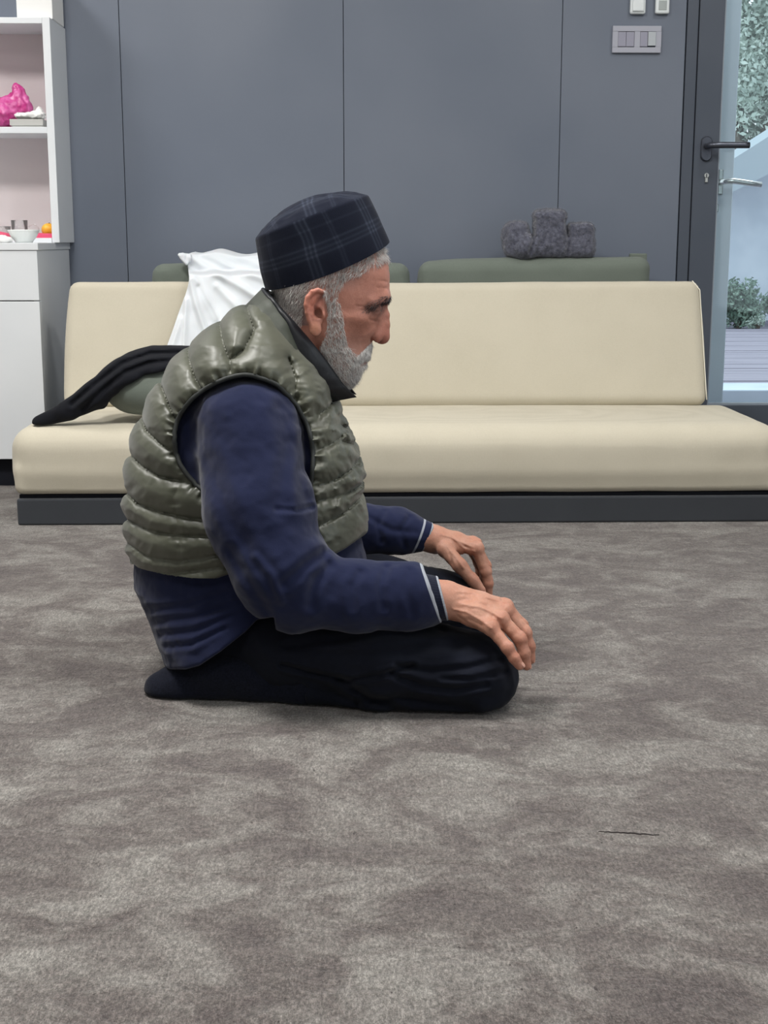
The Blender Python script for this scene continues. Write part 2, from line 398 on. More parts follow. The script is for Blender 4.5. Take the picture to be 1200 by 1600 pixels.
pt = flat('patio', box(-1, 9, WALL_Y+.12, 13.5, -.30, -.05), pave); struct(pt); pt.name = 'trim_3'
plank_m = M('decking_material', (128, 120, 132), .65, .4)
plank_m.color(plank_m.ramp(plank_m.noise(6, 4, plank_m.pos((.3, 8, 1))), [(.3, (128, 121, 134)), (.7, (160, 153, 163))]))
y = 6.75; deck = []
while y < 11.2:
    deck.append(box(1.2, 8, y, y+.135, -.05, -.02+random.uniform(0, .004))); y += .141
dk = empty('decking', (3, 9, -.05), 'greyish purple decking of the terrace beyond the glass door', 'decking')
for d_ in deck: flat('plank', d_, plank_m, dk)
palem = M('pale_stone_material', (205, 214, 222), .7, .3); palem.color(palem.ramp(palem.noise(3, 3, palem.pos()), [(.3, (192, 203, 214)), (.7, (214, 222, 230))]))
kb = tag(flat('kerb', box(1.0, 8, 6.3, 6.62, -.06, .015, .006), palem), 'pale stone kerb crossing the terrace outside the glass door', 'kerb')
bw = tag(flat('garden_wall', box(1.5, 9, 13.0, 13.3, -.1, PY(1200, 245, 13)[2], .01), palem), 'tall white garden wall behind the terrace shrubs', 'wall')
# sloping cap on the garden wall
A_, B_ = PY(1140, 292, 12.9), PY(1200, 262, 12.9); A2, B2 = PY(1140, 240, 12.9), PY(1200, 202, 12.9)
def slope(y0, y1, a, b, a2, b2, k=4.0):
    e = (b-a)*k; e2 = (b2-a2)*k; s = (a-b)*.6; s2 = (a2-b2)*.6
    q = [a+s, a+e, a2+e2, a2+s2]; v = [(p[0], y0, p[2]) for p in q] + [(p[0], y1, p[2]) for p in q]
    return v, [(0, 1, 2, 3), (7, 6, 5, 4), (0, 4, 5, 1), (1, 5, 6, 2), (2, 6, 7, 3), (3, 7, 4, 0)]
greym = M('awning_material', (168, 180, 186), .7, .3)
tag(flat('sloping_roof', slope(12.3, 12.95, A_, B_, A2, B2), greym), 'pale grey sloping roof edge above the garden wall', 'roof')
leafm = M('leaf_material', (112, 138, 122), .6, .3); leafm.color(leafm.ramp(leafm.noise(9, 2, leafm.pos()), [(.3, (86, 116, 100)), (.7, (146, 168, 150))]))
leafl = M('pale_leaf_material', (160, 180, 160), .7, .3); leafl.color(leafl.ramp(leafl.noise(3, 2, leafl.pos()), [(.3, (150, 166, 154)), (.7, (200, 212, 200))]))
stemm = M('stem_material', (90, 82, 72), .8)
def bush(name, c, rad, n, size, mat, label, cat, group=None, trunk=.1):
    r = empty(name, (c[0], c[1], -.05), label, cat, group)
    rs = np.random.RandomState(int(abs(c[0]*97+c[2]*13)) + 3)
    lob = rs.normal(0, 1, (14, 3)); lob /= np.linalg.norm(lob, axis=1)[:, None]
    lob = np.array(c) + lob*np.array(rad)*rs.uniform(.35, .8, (14, 1))
    k = rs.randint(0, 14, n); d = rs.normal(0, 1, (n, 3)); d /= np.linalg.norm(d, axis=1)[:, None]
    P = lob[k] + d*np.array(rad)*.42*rs.uniform(.5, 1.05, (n, 1)); P = P[P[:, 2] > -.04]; n = len(P)
    a = rs.normal(0, 1, (n, 3)); a /= np.linalg.norm(a, axis=1)[:, None]; b = np.cross(a, rs.normal(0, 1, (n, 3))); b /= np.linalg.norm(b, axis=1)[:, None]
    s = size*rs.uniform(.6, 1.3, (n, 1)); V = np.stack([P-a*s, P+b*s*.45, P+a*s, P-b*s*.45], 1).reshape(-1, 3)
    lo_ = link_mesh('foliage', V, np.arange(n*4).reshape(-1, 4), mat, r, smooth=False); lo_['kind'] = 'stuff'
    st = [tube([(c[0], c[1], -.05), (c[0]+.02, c[1], c[2]*.5), (lob[i][0], lob[i][1], lob[i][2])], [trunk*.22, trunk*.16, trunk*.05], 6) for i in range(0, 14, 2)]
    sv_, sf_ = join(st); link_mesh('stem', sv_, sf_, stemm, r)
q = PY(1163, 478, 11.6); bush('shrub', (q[0], 11.75, .14), (.20, .2, .26), 2600, .022, leafm, 'leafy green shrub nearest the glass door frame on the terrace', 'shrub')
q = PY(1200, 486, 12.15); bush('shrub', (q[0]+.16, 12.25, .12), (.20, .2, .2), 2200, .022, leafm, 'lower green shrub at the right end of the terrace', 'shrub')
q = PY(1182, 508, 11.36); bush('flowering_plant', (q[0], 11.36, .02), (.09, .07, .07), 500, .014, leafl, 'small pale plant between the two terrace shrubs', 'plant')
q = PY(1170, 120, 16); bush('tree', (q[0], 16, 2.9), (1.5, .8, 1.7), 30000, .042, leafl, 'pale green tree rising above the garden wall', 'tree', trunk=.5)
q = PY(1290, 60, 16.5); bush('tree', (q[0]+2.6, 17.5, 3.2), (1.1, .9, 1.7), 7000, .075, leafl, 'pale green tree at the far right above the sloping roof', 'tree', trunk=.5)

# ================================================================== SWITCHES ON THE WALL
plate_m = M('switch_frame_material', (168, 170, 182), .4, .5); rock1 = M('switch_rocker_material', (150, 150, 166), .4, .5); rock2 = M('switch_pale_rocker_material', (178, 184, 190), .4, .5)
whitep = M('white_plastic_material', (226, 232, 234), .35, .5); greyp = M('grey_sensor_material', (165, 172, 172), .5)
sw = empty('light_switch', (.882, WALL_Y, 1.30), 'double light switch in silver frame on dark panel wall', 'switch')
x0, x1, z0, z1 = .8085, .9575, 1.2605, 1.339
flat('frame', join([box(x0, x1, WALL_Y-.010, WALL_Y, z1-.0165, z1, .0015), box(x0, x1, WALL_Y-.010, WALL_Y, z0, z0+.0165, .0015), box(x0, x0+.0165, WALL_Y-.010, WALL_Y, z0+.0165, z1-.0165), box(x1-.0165, x1, WALL_Y-.010, WALL_Y, z0+.0165, z1-.0165), box(.8755, .8925, WALL_Y-.010, WALL_Y, z0+.0165, z1-.0165)]), plate_m, sw)
flat('insert', box(x0+.0165, x1-.0165, WALL_Y-.003, WALL_Y, z0+.0165, z1-.0165), gapm, sw)
for (a, b, mt, yy) in ((.8255, .8498, rock1, .009), (.8507, .8748, rock1, .009), (.8932, .9160, rock1, .009), (.9170, .9405, rock2, .0125)):
    flat('rocker', box(a, b, WALL_Y-yy, WALL_Y-.002, z0+.0185+(.002 if mt is rock2 else 0), z1-.0175, .0008), mt, sw)
th_ = empty('thermostat', (.875, WALL_Y, 1.45), 'white rounded remote holder at the top edge above the switch', 'control')
a, b = PY(983, 23, WALL_Y), PY(1008, 0, WALL_Y)
flat('body', box(a[0], b[0], WALL_Y-.016, WALL_Y, a[2], a[2]+.12, .006), whitep, th_)
flat('cover', box(a[0]+.006, b[0]-.006, WALL_Y-.021, WALL_Y-.014, a[2]+.007, a[2]+.115, .003), whitep, th_)
se = empty('wall_sensor', (.96, WALL_Y, 1.42), 'small white wall sensor with grey window beside the remote holder', 'sensor')
a, b = PY(1022.5, 22.5, WALL_Y), PY(1045, 0, WALL_Y)
flat('body', box(a[0], b[0], WALL_Y-.016, WALL_Y, a[2], a[2]+.082, .005), whitep, se)
flat('sensor_window', box(a[0]+.009, b[0]-.009, WALL_Y-.0175, WALL_Y-.012, a[2]+.010, a[2]+.038, .001), greyp, se)

# ================================================================== SHELF CABINET AT THE LEFT
whitel = M('white_laminate_material', (224, 227, 230), .38, .45); whitel.color(whitel.ramp(whitel.noise(4, 2, whitel.pos()), [(.3, (220, 224, 228)), (.7, (228, 231, 234))]))
cab = empty('storage_cabinet', (-1.3, 4.1, 0), 'tall white cabinet with open shelves above closed doors', 'cabinet')
CX, CF, CL = -.868, 3.90, -1.78
carc = flat('carcass', join([box(CX-.018, CX, CF+.018, WALL_Y-.003, .08, .672, .001), box(CL, CL+.018, CF+.018, WALL_Y-.003, .08, .672, .001), box(CL+.018, CX-.018, CF+.03, WALL_Y-.003, .08, .098), box(CL+.018, CX-.018, WALL_Y-.02, WALL_Y-.003, .098, .672)]), whitel, cab)
flat('worktop', box(CL-.004, CX+.004, CF-.003, WALL_Y-.003, .672, .692, .0015), whitel, cab)
blackm = M('plinth_material', (26, 28, 36), .7, .2)
flat('plinth', box(CL+.01, CX-.012, CF+.035, WALL_Y-.01, 0, .08), blackm, cab)
flat('gap_shadow_panel', box(CL+.019, CX-.019, CF+.019, CF+.028, .082, .67), blackm, cab)
for (a, b) in ((CL, CL+.4535), (CL+.4565, CX)):
    flat('drawer', box(a+.001, b, CF, CF+.018, .5335, .6712, .0012), whitel, cab)
    flat('door', box(a+.001, b, CF, CF+.018, .083, .5305, .0012), whitel, cab)
UX, UF = -.850, 4.125
pink_cast = M('shelf_back_pink_cast_material', (228, 217, 218), .45, .4)  # pink light cast of the shelf interior painted into the panel colour
flat('side_panel', box(UX-.022, UX, UF, WALL_Y-.003, .692, 1.325, .0015), whitel, cab); flat('side_panel', box(CL, CL+.022, UF, WALL_Y-.003, .692, 1.325, .0015), whitel, cab)
flat('back_panel', box(CL+.022, UX-.022, WALL_Y-.012, WALL_Y-.003, .692, 1.325), pink_cast, cab)
def shz(py): return PY(40, py, UF)[2]
flat('shelf', box(CL+.022, UX-.022, UF, WALL_Y-.012, shz(36.5), shz(27), .001), whitel, cab)
flat('shelf', box(CL+.022, UX-.022, UF+.004, WALL_Y-.012, shz(208), shz(198), .001), whitel, cab)
flat('shelf', box(CL+.022, UX-.022, UF-.004, WALL_Y-.012, .692, .706, .001), whitel, cab)
ZS1 = shz(198); ZS0 = .706; ZTOP = 1.325
# things on the cabinet
paperm = M('white_paper_material', (236, 236, 234), .7, .3)
bx_ = empty('white_box', (-.93, 4.22, ZTOP), 'white cardboard box standing on top of the shelf cabinet', 'box')
a, b = PY(26, 20, 4.16), PY(82, 20, 4.16)
flat('carton', box(a[0], b[0], 4.16, 4.32, ZTOP, ZTOP+.13, .002), paperm, bx_)
flat('lid', box(a[0]-.002, b[0]+.002, 4.158, 4.322, ZTOP+.10, ZTOP+.133, .002), paperm, bx_)
# pink plastic bag
pinkm = M('pink_plastic_material', (226, 70, 160), .35, .5); pinkm.b.inputs['Transmission Weight'].default_value = .25
pinkm.color(pinkm.ramp(pinkm.noise(35, 3, pinkm.pos(), .6, .6), [(.35, (208, 50, 140)), (.65, (236, 120, 190))]))
Yb = 4.215
def PB(x, y, Y=Yb): return PY(x, y, Y)
def bag(p):
    d = ell(p, PB(6, 178), (.052, .055, .036)); d = smin(d, cone(p, PB(28, 165), PB(26, 137), .032, .013), .02)
    d = smin(d, cone(p, PB(38, 168), PB(33, 145), .024, .014), .015); d = smin(d, cone(p, PB(-18, 176), PB(14, 168), .04, .03), .02)
    n = fbm(p*np.array([60, 60, 38], np.float32), 2); d = d + .0055*np.abs(n) - .002 + .002*noise3(p*150)
    return np.maximum(d, ZS1+.0008-p[:, 2])
V, Q = sdf_mesh(bag, (-1.12, 4.13, ZS1-.01), (-.86, 4.31, 1.2), .003)
tag(link_mesh('plastic_bag', V, Q, pinkm), 'crumpled bright pink plastic bag on the upper shelf', 'bag')
def tissue(p):
    d = ell(p, PY(47, 181, 4.17), (.042, .030, .0085)); d = smin(d, ell(p, PY(61, 178, 4.18), (.014, .02, .018)), .01)
    d = d + .006*np.abs(fbm(p*np.array([45, 45, 70], np.float32), 2)) - .0035 + .0015*noise3(p*170)
    return d
V, Q = sdf_mesh(tissue, (-1.02, 4.12, ZS1-.01), (-.85, 4.25, 1.13), .0025)
tag(link_mesh('paper_napkin', V, Q, paperm), 'crumpled white paper napkin lying on the shelf tray beside the pink bag', 'napkin')
clearm = M('frosted_plastic_material', (222, 222, 218), .3, .5); clearm.b.inputs['Transmission Weight'].default_value = .35
a, b = PY(20, 196, 4.18), PY(71, 180, 4.18); ZS1 += .0008
lv = join([box(a[0]+.006, b[0], 4.145, 4.215, ZS1, ZS1+.006, .002), box(a[0], b[0], 4.142, 4.147, ZS1+.004, ZS1+.022, .001), box(a[0], b[0], 4.213, 4.218, ZS1+.004, ZS1+.022, .001), box(a[0], a[0]+.005, 4.147, 4.213, ZS1+.004, ZS1+.022, .001), box(b[0]-.005, b[0], 4.147, 4.213, ZS1+.004, ZS1+.022, .001)])
tag(flat('tray', lv, clearm), 'shallow frosted plastic tray under the crumpled napkin', 'tray')
# lower shelf: bowl, cups, dish, fruit
cer = M('white_ceramic_material', (232, 236, 234), .25, .5)
cx = PY(37, 370, 4.0); 
prof = [(0, .003), (.020, .003), (.022, .0), (.024, .0), (.026, .004), (.036, .016), (.0445, .033), (.0455, .036), (.0435, .036), (.035, .020), (.022, .008), (0, .006)]
v_, f_ = lathe(prof, (cx[0]-.002, 4.01, .6928)); bowl = tag(link_mesh('bowl', v_, f_, cer), 'white ceramic bowl on the worktop edge at the lower shelf', 'bowl')
def cloth_small(p):
    d = ell(p, PY(3, 377, 3.975)+np.array([0, 0, .004]), (.03, .03, .012)); return np.maximum(d + .003*fbm(p*90, 2), .6925-p[:, 2])
V, Q = sdf_mesh(cloth_small, (-1.12, 3.92, .685), (-.95, 4.03, .73), .0025)
tag(link_mesh('napkin', V, Q, paperm), 'folded white napkin left of the white bowl', 'napkin')
cupm = M('clear_cup_material', (244, 240, 240), .08, .5); cupm.b.inputs['Transmission Weight'].default_value = .9; cupm.b.inputs['IOR'].default_value = 1.2
c = PY(30, 345, 4.20)
mug = empty('clear_mug', (c[0], 4.2, ZS0), 'clear plastic mug with ring handle behind the white bowl', 'mug')
v_, f_ = lathe([(0, .002), (.021, .002), (.0225, .006), (.0245, .052), (.0235, .052), (.021, .008), (0, .005)], (c[0], 4.2, ZS0), 32); link_mesh('cup', v_, f_, cupm, mug)
tv, tf = tube([(c[0]+.024+.017+.016*math.cos(a), 4.2, ZS0+.024+.016*math.sin(a)) for a in np.linspace(2.6, -2.6, 16)], .0022, 8); link_mesh('handle', tv, tf, cupm, mug)
c2 = PY(2, 350, 4.18)
v_, f_ = lathe([(0, .002), (.026, .002), (.031, .016), (.033, .034), (.032, .034), (.029, .016), (0, .005)], (c2[0]-.006, 4.18, ZS0), 32); tag(link_mesh('glass_cup', v_, f_, cupm), 'low clear cup at the frame edge on the lower shelf', 'cup')
redp = M('red_plastic_material', (226, 84, 120), .4, .5)
c3 = PY(71, 360, 4.16)
tag(flat('food_tray', join([box(c3[0]-.055, c3[0]+.0265, 4.135, 4.21, ZS0, ZS0+.004, .001), box(c3[0]-.055, c3[0]+.0265, 4.133, 4.137, ZS0, ZS0+.013, .001), box(c3[0]-.055, c3[0]+.0265, 4.208, 4.212, ZS0, ZS0+.015, .001), box(c3[0]-.057, c3[0]-.053, 4.135, 4.21, ZS0, ZS0+.015, .001)]), redp), 'pink red tray holding the orange on the lower shelf', 'tray')
rd2 = PY(4, 360, 4.12)
tv, tf = tube([(rd2[0]-.06, 4.10, ZS0+.012), (rd2[0]-.01, 4.10, ZS0+.010), (rd2[0]+.028, 4.10, ZS0+.006)], [.012, .010, .006], 12)
tag(link_mesh('pink_wrapper', tv, tf, redp), 'folded pink wrapper left of the clear mug', 'wrapper')
orm = M('orange_peel_material', (240, 168, 40), .45, .5); orm.color(orm.ramp(orm.noise(40, 2, orm.pos()), [(.35, (236, 166, 40)), (.65, (248, 200, 84))])); orm.bump(orm.noise(600, 1, orm.pos()), .3, .001)
oc = PY(75.5, 349, 4.165)
og = empty('orange', (oc[0], 4.165, ZS0+.004), 'small ripe orange resting in the pink red tray', 'fruit')
v_, f_ = lathe([(.0005, -.0195)]+[(.021*math.sin(a)*(1-.02*math.cos(a)), -.0195*math.cos(a)) for a in np.linspace(.15, 2.95, 16)]+[(.0005, .0185)], (oc[0], 4.165, ZS0+.004+.0195), 28); link_mesh('peel', v_, f_, orm, og)
v_, f_ = lathe([(0, .0215), (.0022, .021), (.0026, .0185)], (oc[0]+.003, 4.163, ZS0+.004+.0195), 8); link_mesh('stalk', v_, f_, stemm, og)
# ================================================================== THE LOW SOFA
cream = fabric('cream_fabric_material', (204, 197, 179), (184, 177, 158), 1500, .9, .3)
greenf = fabric('green_fabric_material', (118, 126, 117), (94, 103, 95), 1700, .9, .3)
basem = fabric('sofa_base_material', (62, 65, 70), (48, 51, 56), 1700, .9, .3)
piping = M('piping_material', (232, 228, 212), .7)
sofa = empty('floor_sofa', (.1, 3.7, 0), 'long low cream fabric sofa on a dark plinth against the wall', 'sofa')
flat('base', box(-.829, 1.10, 3.362, 4.335, .001, .0665, .004), basem, sofa)
flat('base_lip', box(-.825, 1.09, 3.378, 4.08, .0665, .075), blackm, sofa)
scx = (-.846+1.095)/2; shw = (1.095+.846)/2
def seat_f(p):
    q = p.copy(); 
    sag = .006*np.exp(-((p[:, 0]+.5)/.25)**2)
    f = rbox(scx, 3.60, .163+0, shw-.004, .245, .083, .058, puff=.007)
    # sharper lower edge, softer upper front edge
    d = f(p); g = rbox(scx, 3.60, .115, shw-.012, .240, .038, .018)(p)
    return smin(d, g, .015) + .0012*fbm(p*np.array([7, 9, 9], np.float32), 2)
V, Q = sdf_mesh(seat_f, (-.87, 3.33, .06), (1.12, 3.87, .27), .0075)
seat = link_mesh('seat_cushion', V, Q, cream, sofa)
# backrest leans back; ends are tapered
def back_f(p):
    a = math.radians(-17)
    y = p[:, 1]-3.77; z = p[:, 2]-.252
    y2 = y*math.cos(a)+z*math.sin(a); z2 = -y*math.sin(a)+z*math.cos(a)
    x = p[:, 0]-.106
    s = np.clip(z2/.36, 0, 1)
    x2 = x/(1-.012*s)
    dip = .010*np.exp(-((x-.0)/.55)**2)
    q = np.stack([x2, y2-.055, z2+dip*s-.176], 1).astype(np.float32)
    return rbox(0, 0, 0, .894, .060, .178, .026, puff=.010)(q) + .001*fbm(p*8, 2)
V, Q = sdf_mesh(back_f, (-.85, 3.70, .235), (1.06, 4.08, .62), .0075)
back = link_mesh('backrest', V, Q, cream, sofa)
a17 = math.radians(17)
def bpt(x, y2, z2): return (.106+x, 3.77+(y2+.055)*math.cos(a17)+z2*math.sin(a17), .252-(y2+.055)*math.sin(a17)*1+z2*math.cos(a17))
pp = [bpt(.893-.0107*s-(.02 if s > .97 else 0), -.052, .012+.345*s) for s in np.linspace(0, .985, 14)]
tv, tf = tube(pp, .0015, 8); link_mesh('piping', tv, tf, piping, back)

# ================================================================== CUSHIONS BEHIND AND ON THE SOFA
def cushion(name, x0, x1, zt, label, seed, tilt=0, Yc=4.20):
    r = empty(name, ((x0+x1)/2, Yc, .25), label, 'cushion', None)
    cx, hw = (x0+x1)/2, (x1-x0)/2
    def f(p):
        z = p[:, 2] - tilt*(p[:, 0]-cx)
        q = np.stack([p[:, 0], p[:, 1], z], 1)
        d = rbox(cx, Yc, (zt-.01+.068)/2, hw-.012, .048, (zt-.01-.070)/2, .032, puff=.010)(q)
        top = .010*np.sin((p[:, 0]-cx)*9+seed)
        return d + .35*top*np.clip((p[:, 2]-.5)/.2, 0, 1) + .002*fbm(p*np.array([9, 9, 14], np.float32)+seed, 2)
    V, Q = sdf_mesh(f, (x0-.03, Yc-.1, .05), (x1+.03, Yc+.1, zt+.03), .007)
    link_mesh('cover', V, Q, greenf, r)
    pts = [(x, Yc-.02, zt-.004-.02*abs((x-cx)/hw)**6 + tilt*(x-cx)) for x in np.linspace(x0+.02, x1-.02, 30)]
    CUSH.append(f)
    return r
CUSH = []
a, b = PY(650, 420, 4.16), PY(1022, 420, 4.16)
r = cushion('back_cushion', a[0], b[0], PY(800, 398, 4.2)[2]-.004, 'long dark green cushion behind the sofa under the grey plush', 1.0, .016)
flap = join([box(b[0]-.06, b[0]-.006, 4.235, 4.25, .45, PY(1000, 396, 4.24)[2], .004)]); o = flat('cushion_corner', flap, greenf, r)
a, b = PY(231, 420, 4.16), PY(646, 420, 4.16)
r = cushion('back_cushion', a[0], b[0], PY(400, 403, 4.2)[2]-.006, 'dark green cushion behind the sofa under the white cloth', 3.3)
# rolled green bolster on the seat
_bc = PY(238, 622, 3.46)
def bol(p):
    d = ell(p, (_bc[0], 3.475, .334), (.126, .105, .078)); d2 = ell(p, (_bc[0]+.10, 3.485, .338), (.14, .105, .08))
    d = smin(d, d2, .05)
    return smax(d, .2655-p[:, 2], .01) + .0015*fbm(p*14, 2)
V, Q = sdf_mesh(bol, (-.80, 3.34, .24), (-.22, 3.80, .50), .006)
tag(link_mesh('bolster', V, Q, greenf), 'rounded grey green cushion on the sofa seat under the black garment', 'cushion')
# black garment over the bolster
blackf = fabric('black_knit_material', (19, 21, 28), (11, 12, 17), 1300, .95, .35, .03)
def inpoly0(px, py, poly):
    r = np.zeros(len(px), bool); n = len(poly); j = n-1
    for i in range(n):
        xi, yi = poly[i]; xj, yj = poly[j]; r ^= ((yi > py) != (yj > py)) & (px < (xj-xi)*(py-yi)/(yj-yi+1e-9)+xi); j = i
    return r
def pix(p):
    v = np.stack([p[:, 0], p[:, 1], p[:, 2]-CAM_H], 1); c = v@_fw.astype(np.float32)
    return 600+F_PX*(v@_rt.astype(np.float32))/c, 800-F_PX*(v@_up.astype(np.float32))/c
GP = [(45, 655), (60, 645), (105, 620), (130, 598), (150, 584), (165, 574), (200, 545), (240, 530), (330, 520), (400, 560), (330, 590), (262, 578), (225, 588), (195, 602), (172, 620), (160, 640), (120, 658), (60, 672), (45, 668)]
def garment(p):
    u, v = pix(p)
    e, _ = poly2(u, v, GP+[GP[0]]); sd = np.where(inpoly0(u, v, GP), -e, e)/600.0
    sh = smax(bol(p)-.017, sd, .012); sh = smax(sh, p[:, 1]-3.56, .01)
    tail = chain(p, [PY(60, 660, 3.41), PY(105, 642, 3.41), PY(150, 616, 3.41), PY(190, 588, 3.42), PY(235, 572, 3.44)], [.017, .023, .034, .037, .03], .02)
    tail = smax(tail, sd, .010)
    d = smin(sh, tail, .02)
    for l, a, w in (([(112, 632), (150, 600), (192, 568), (235, 553), (280, 552)], .0075, 3.5), ([(128, 640), (160, 610), (195, 582), (230, 568), (275, 562)], .006, 3.5)):
        e, _ = poly2(u, v, l); d = d + a*np.exp(-(e/w)**2) - .4*a*np.exp(-((e-2.2*w)/w)**2)
    d = d + .0022*fbm(p*np.array([26, 26, 36], np.float32), 2)
    d = smax(d, -(bol(p)-.0015), .003)
    return smax(d, np.maximum(.2475-p[:, 2], -(seat_f(p)-.001)), .006)
V, Q = sdf_mesh(garment, (-.90, 3.31, .235), (-.30, 3.74, .47), .004)
tag(link_mesh('black_garment', V, Q, blackf), 'black knitted garment draped over the green cushion at the left', 'garment')
# white cloth over the backrest
whitec = M('white_cloth_material', (226, 229, 233), .85, .25, sheen=.1); whitec.bump(whitec.noise(1500, 1, whitec.pos()), .1, .0005)
whitec.b.inputs['Subsurface Weight'].default_value = .05
topY, topZ = 4.16, PY(400, 403, 4.2)[2]
CF = [([(300, 405), (345, 432), (395, 462), (440, 480)], .010, 6), ([(320, 400), (370, 422), (430, 445)], .007, 5), ([(298, 440), (308, 480), (322, 520), (330, 560)], .010, 5), ([(292, 470), (290, 510), (288, 560)], .008, 4), ([(302, 430), (325, 470), (352, 520), (365, 560)], .008, 6), ([(355, 395), (400, 415), (450, 425)], .006, 5), ([(284, 500), (270, 545)], .006, 4), ([(340, 450), (375, 485), (400, 520)], .007, 6), ([(312, 450), (340, 500), (345, 560)], -.005, 4)]
left_px = [(300, 398), (291, 403), (294, 418), (297, 440), (290, 462), (281, 486), (272, 512), (262, 540), (256, 560)]
NT = 90; NS = 150
lp = np.array(left_px, float); tt = np.linspace(0, 1, len(lp)); 
def tl(t): return np.interp(t, tt, lp[:, 0]), np.interp(t, tt, lp[:, 1])
V = []
for j in range(NT):
    t = j/(NT-1)
    lx, ly = tl(t)
    for i in range(NS):
        s = i/(NS-1)
        px = lx + s*(470-lx); py = ly + s*(0 if t > .35 else 0) + 6*math.sin(s*3)*(1-t)
        # depth of the support underneath: over the rear cushion, then down the leaning backrest
        if t < .12: Y = 4.215 - t*.35; z = None
        bx = t
        Ybr = 3.77 + .36*math.sin(a17)*0
        P = None
        # backrest front plane passes through (3.77,.252) and leans 17 degrees
        d = _ray(px, py); nrm = np.array([0, math.cos(a17), -math.sin(a17)]); p0 = np.array([0, 3.722, .252])
        tt_ = ((p0-np.array([0, 0, CAM_H]))@nrm)/(d@nrm); Pb = np.array([0, 0, CAM_H]) + d*tt_
        Pc = PY(px, py, 4.135)
        w = min(max((py-423)/9, 0), 1); w = w*w*(3-2*w)
        P = Pc*(1-w) + Pb*w
        fold = 0
        for l, a_, w_ in CF:
            e_ = float(poly2(np.array([px]), np.array([py]), l)[0][0]); fold += 1.35*a_*math.exp(-(e_/w_)**2)
        P = P + np.array([0, -1, .25])*(fold + .010 + .0025*math.sin(px*.11+py*.05))*(.5+.5*min(1, t*3))
        if t < .08: P = P + np.array([0, .10*(1-t/.08)**1.3, .004])
        V.append(P)
V = np.array(V)
# rolling crest of the cloth over the cushion
for j in range(NT):
    t = j/(NT-1)
    k = math.exp(-(t/.10)**2)
    s = np.linspace(0, 1, NS); px = 300 + s*170
    crest = .019*np.exp(-((px-346)/26)**2) + .013*np.exp(-((px-410)/24)**2) + .004*np.exp(-((px-292)/10)**2)
    V[j*NS:(j+1)*NS, 2] += crest*k
nq = noise3((V*np.array([28, 28, 28])).astype(np.float32)); V[:, 1] += .003*nq; V[:, 2] += .0015*nq
Q = np.array([(j*NS+i, j*NS+i+1, (j+1)*NS+i+1, (j+1)*NS+i) for j in range(NT-1) for i in range(NS-1)])
o = tag(link_mesh('white_cloth', V, Q, whitec), 'white cotton cloth hanging over the sofa backrest behind the man', 'cloth')
so = o.modifiers.new('solid', 'SOLIDIFY'); so.thickness = .003; so.offset = 1
def knot(p):
    d = ell(p, PY(286, 400, 4.12), (.013, .016, .010)); d = smin(d, ell(p, PY(296, 403, 4.12), (.015, .015, .012)), .008); d = smin(d, cone(p, PY(281, 399, 4.11), PY(291, 411, 4.11), .006, .006), .006)
    return d + .003*np.abs(fbm(p*80, 2)) - .001
kV, kQ = sdf_mesh(knot, (-.62, 4.06, .62), (-.48, 4.16, .74), .0025)
link_mesh('bunched_corner', kV, kQ, whitec, o)
# grey plush on the cushion
plush = M('grey_plush_material', (92, 94, 108), 1.0, .1, sheen=.6); plush.color(plush.ramp(plush.noise(110, 3, plush.pos(), .6), [(.3, (70, 72, 86)), (.7, (112, 114, 128))])); plush.bump(plush.noise(500, 2, plush.pos()), .5, .003)
PL = lambda x, y, Y=4.19: PY(x, y, Y)
def plf(p):
    c = PL(858, 366); d = rbox(c[0], 4.20, c[2]+.006, .050, .045, .066, .022)(p)
    c = PL(806, 374); d = smin(d, ell(p, (c[0], 4.20, c[2]), (.042, .04, .054)), .012); c = PL(822, 384); d = smin(d, ell(p, (c[0], 4.18, c[2]), (.045, .04, .04)), .012)
    c = PL(905, 374); g = rbox(c[0]+.001, 4.20, c[2]-.002, .042, .035, .050, .018)(p); d = smin(d, g, .012)
    c = PL(859, 388); d = smin(d, rbox(c[0], 4.20, c[2]+.004, .132, .036, .030, .02)(p), .015); c = PL(808, 368); d = smin(d, rbox(c[0], 4.20, c[2]-.006, .036, .034, .046, .025)(p), .010)
    e, _ = poly2(p[:, 0], p[:, 2], [(PL(832, 342)[0], PL(832, 342)[2]), (PL(831, 378)[0], PL(831, 378)[2]), (PL(826, 392)[0], PL(826, 392)[2])]); d = d + .010*np.exp(-(e/.006)**2)
    e, _ = poly2(p[:, 0], p[:, 2], [(PL(884, 345)[0], PL(884, 345)[2]), (PL(888, 372)[0], PL(888, 372)[2]), (PL(886, 395)[0], PL(886, 395)[2])]); d = d + .008*np.exp(-(e/.006)**2)
    return smax(d + .0035*fbm(p*45, 3), -(CUSH[0](p)-.001), .004)
pa, pb_ = PL(780, 400), PL(935, 320)
V, Q = sdf_mesh(plf, (pa[0]-.02, 4.12, pa[2]-.01), (pb_[0]+.02, 4.28, pb_[2]+.02), .003)
pl_o = tag(link_mesh('plush_cushion', V, Q, plush), 'crumpled grey plush cushion on top of the long green cushion', 'cushion')
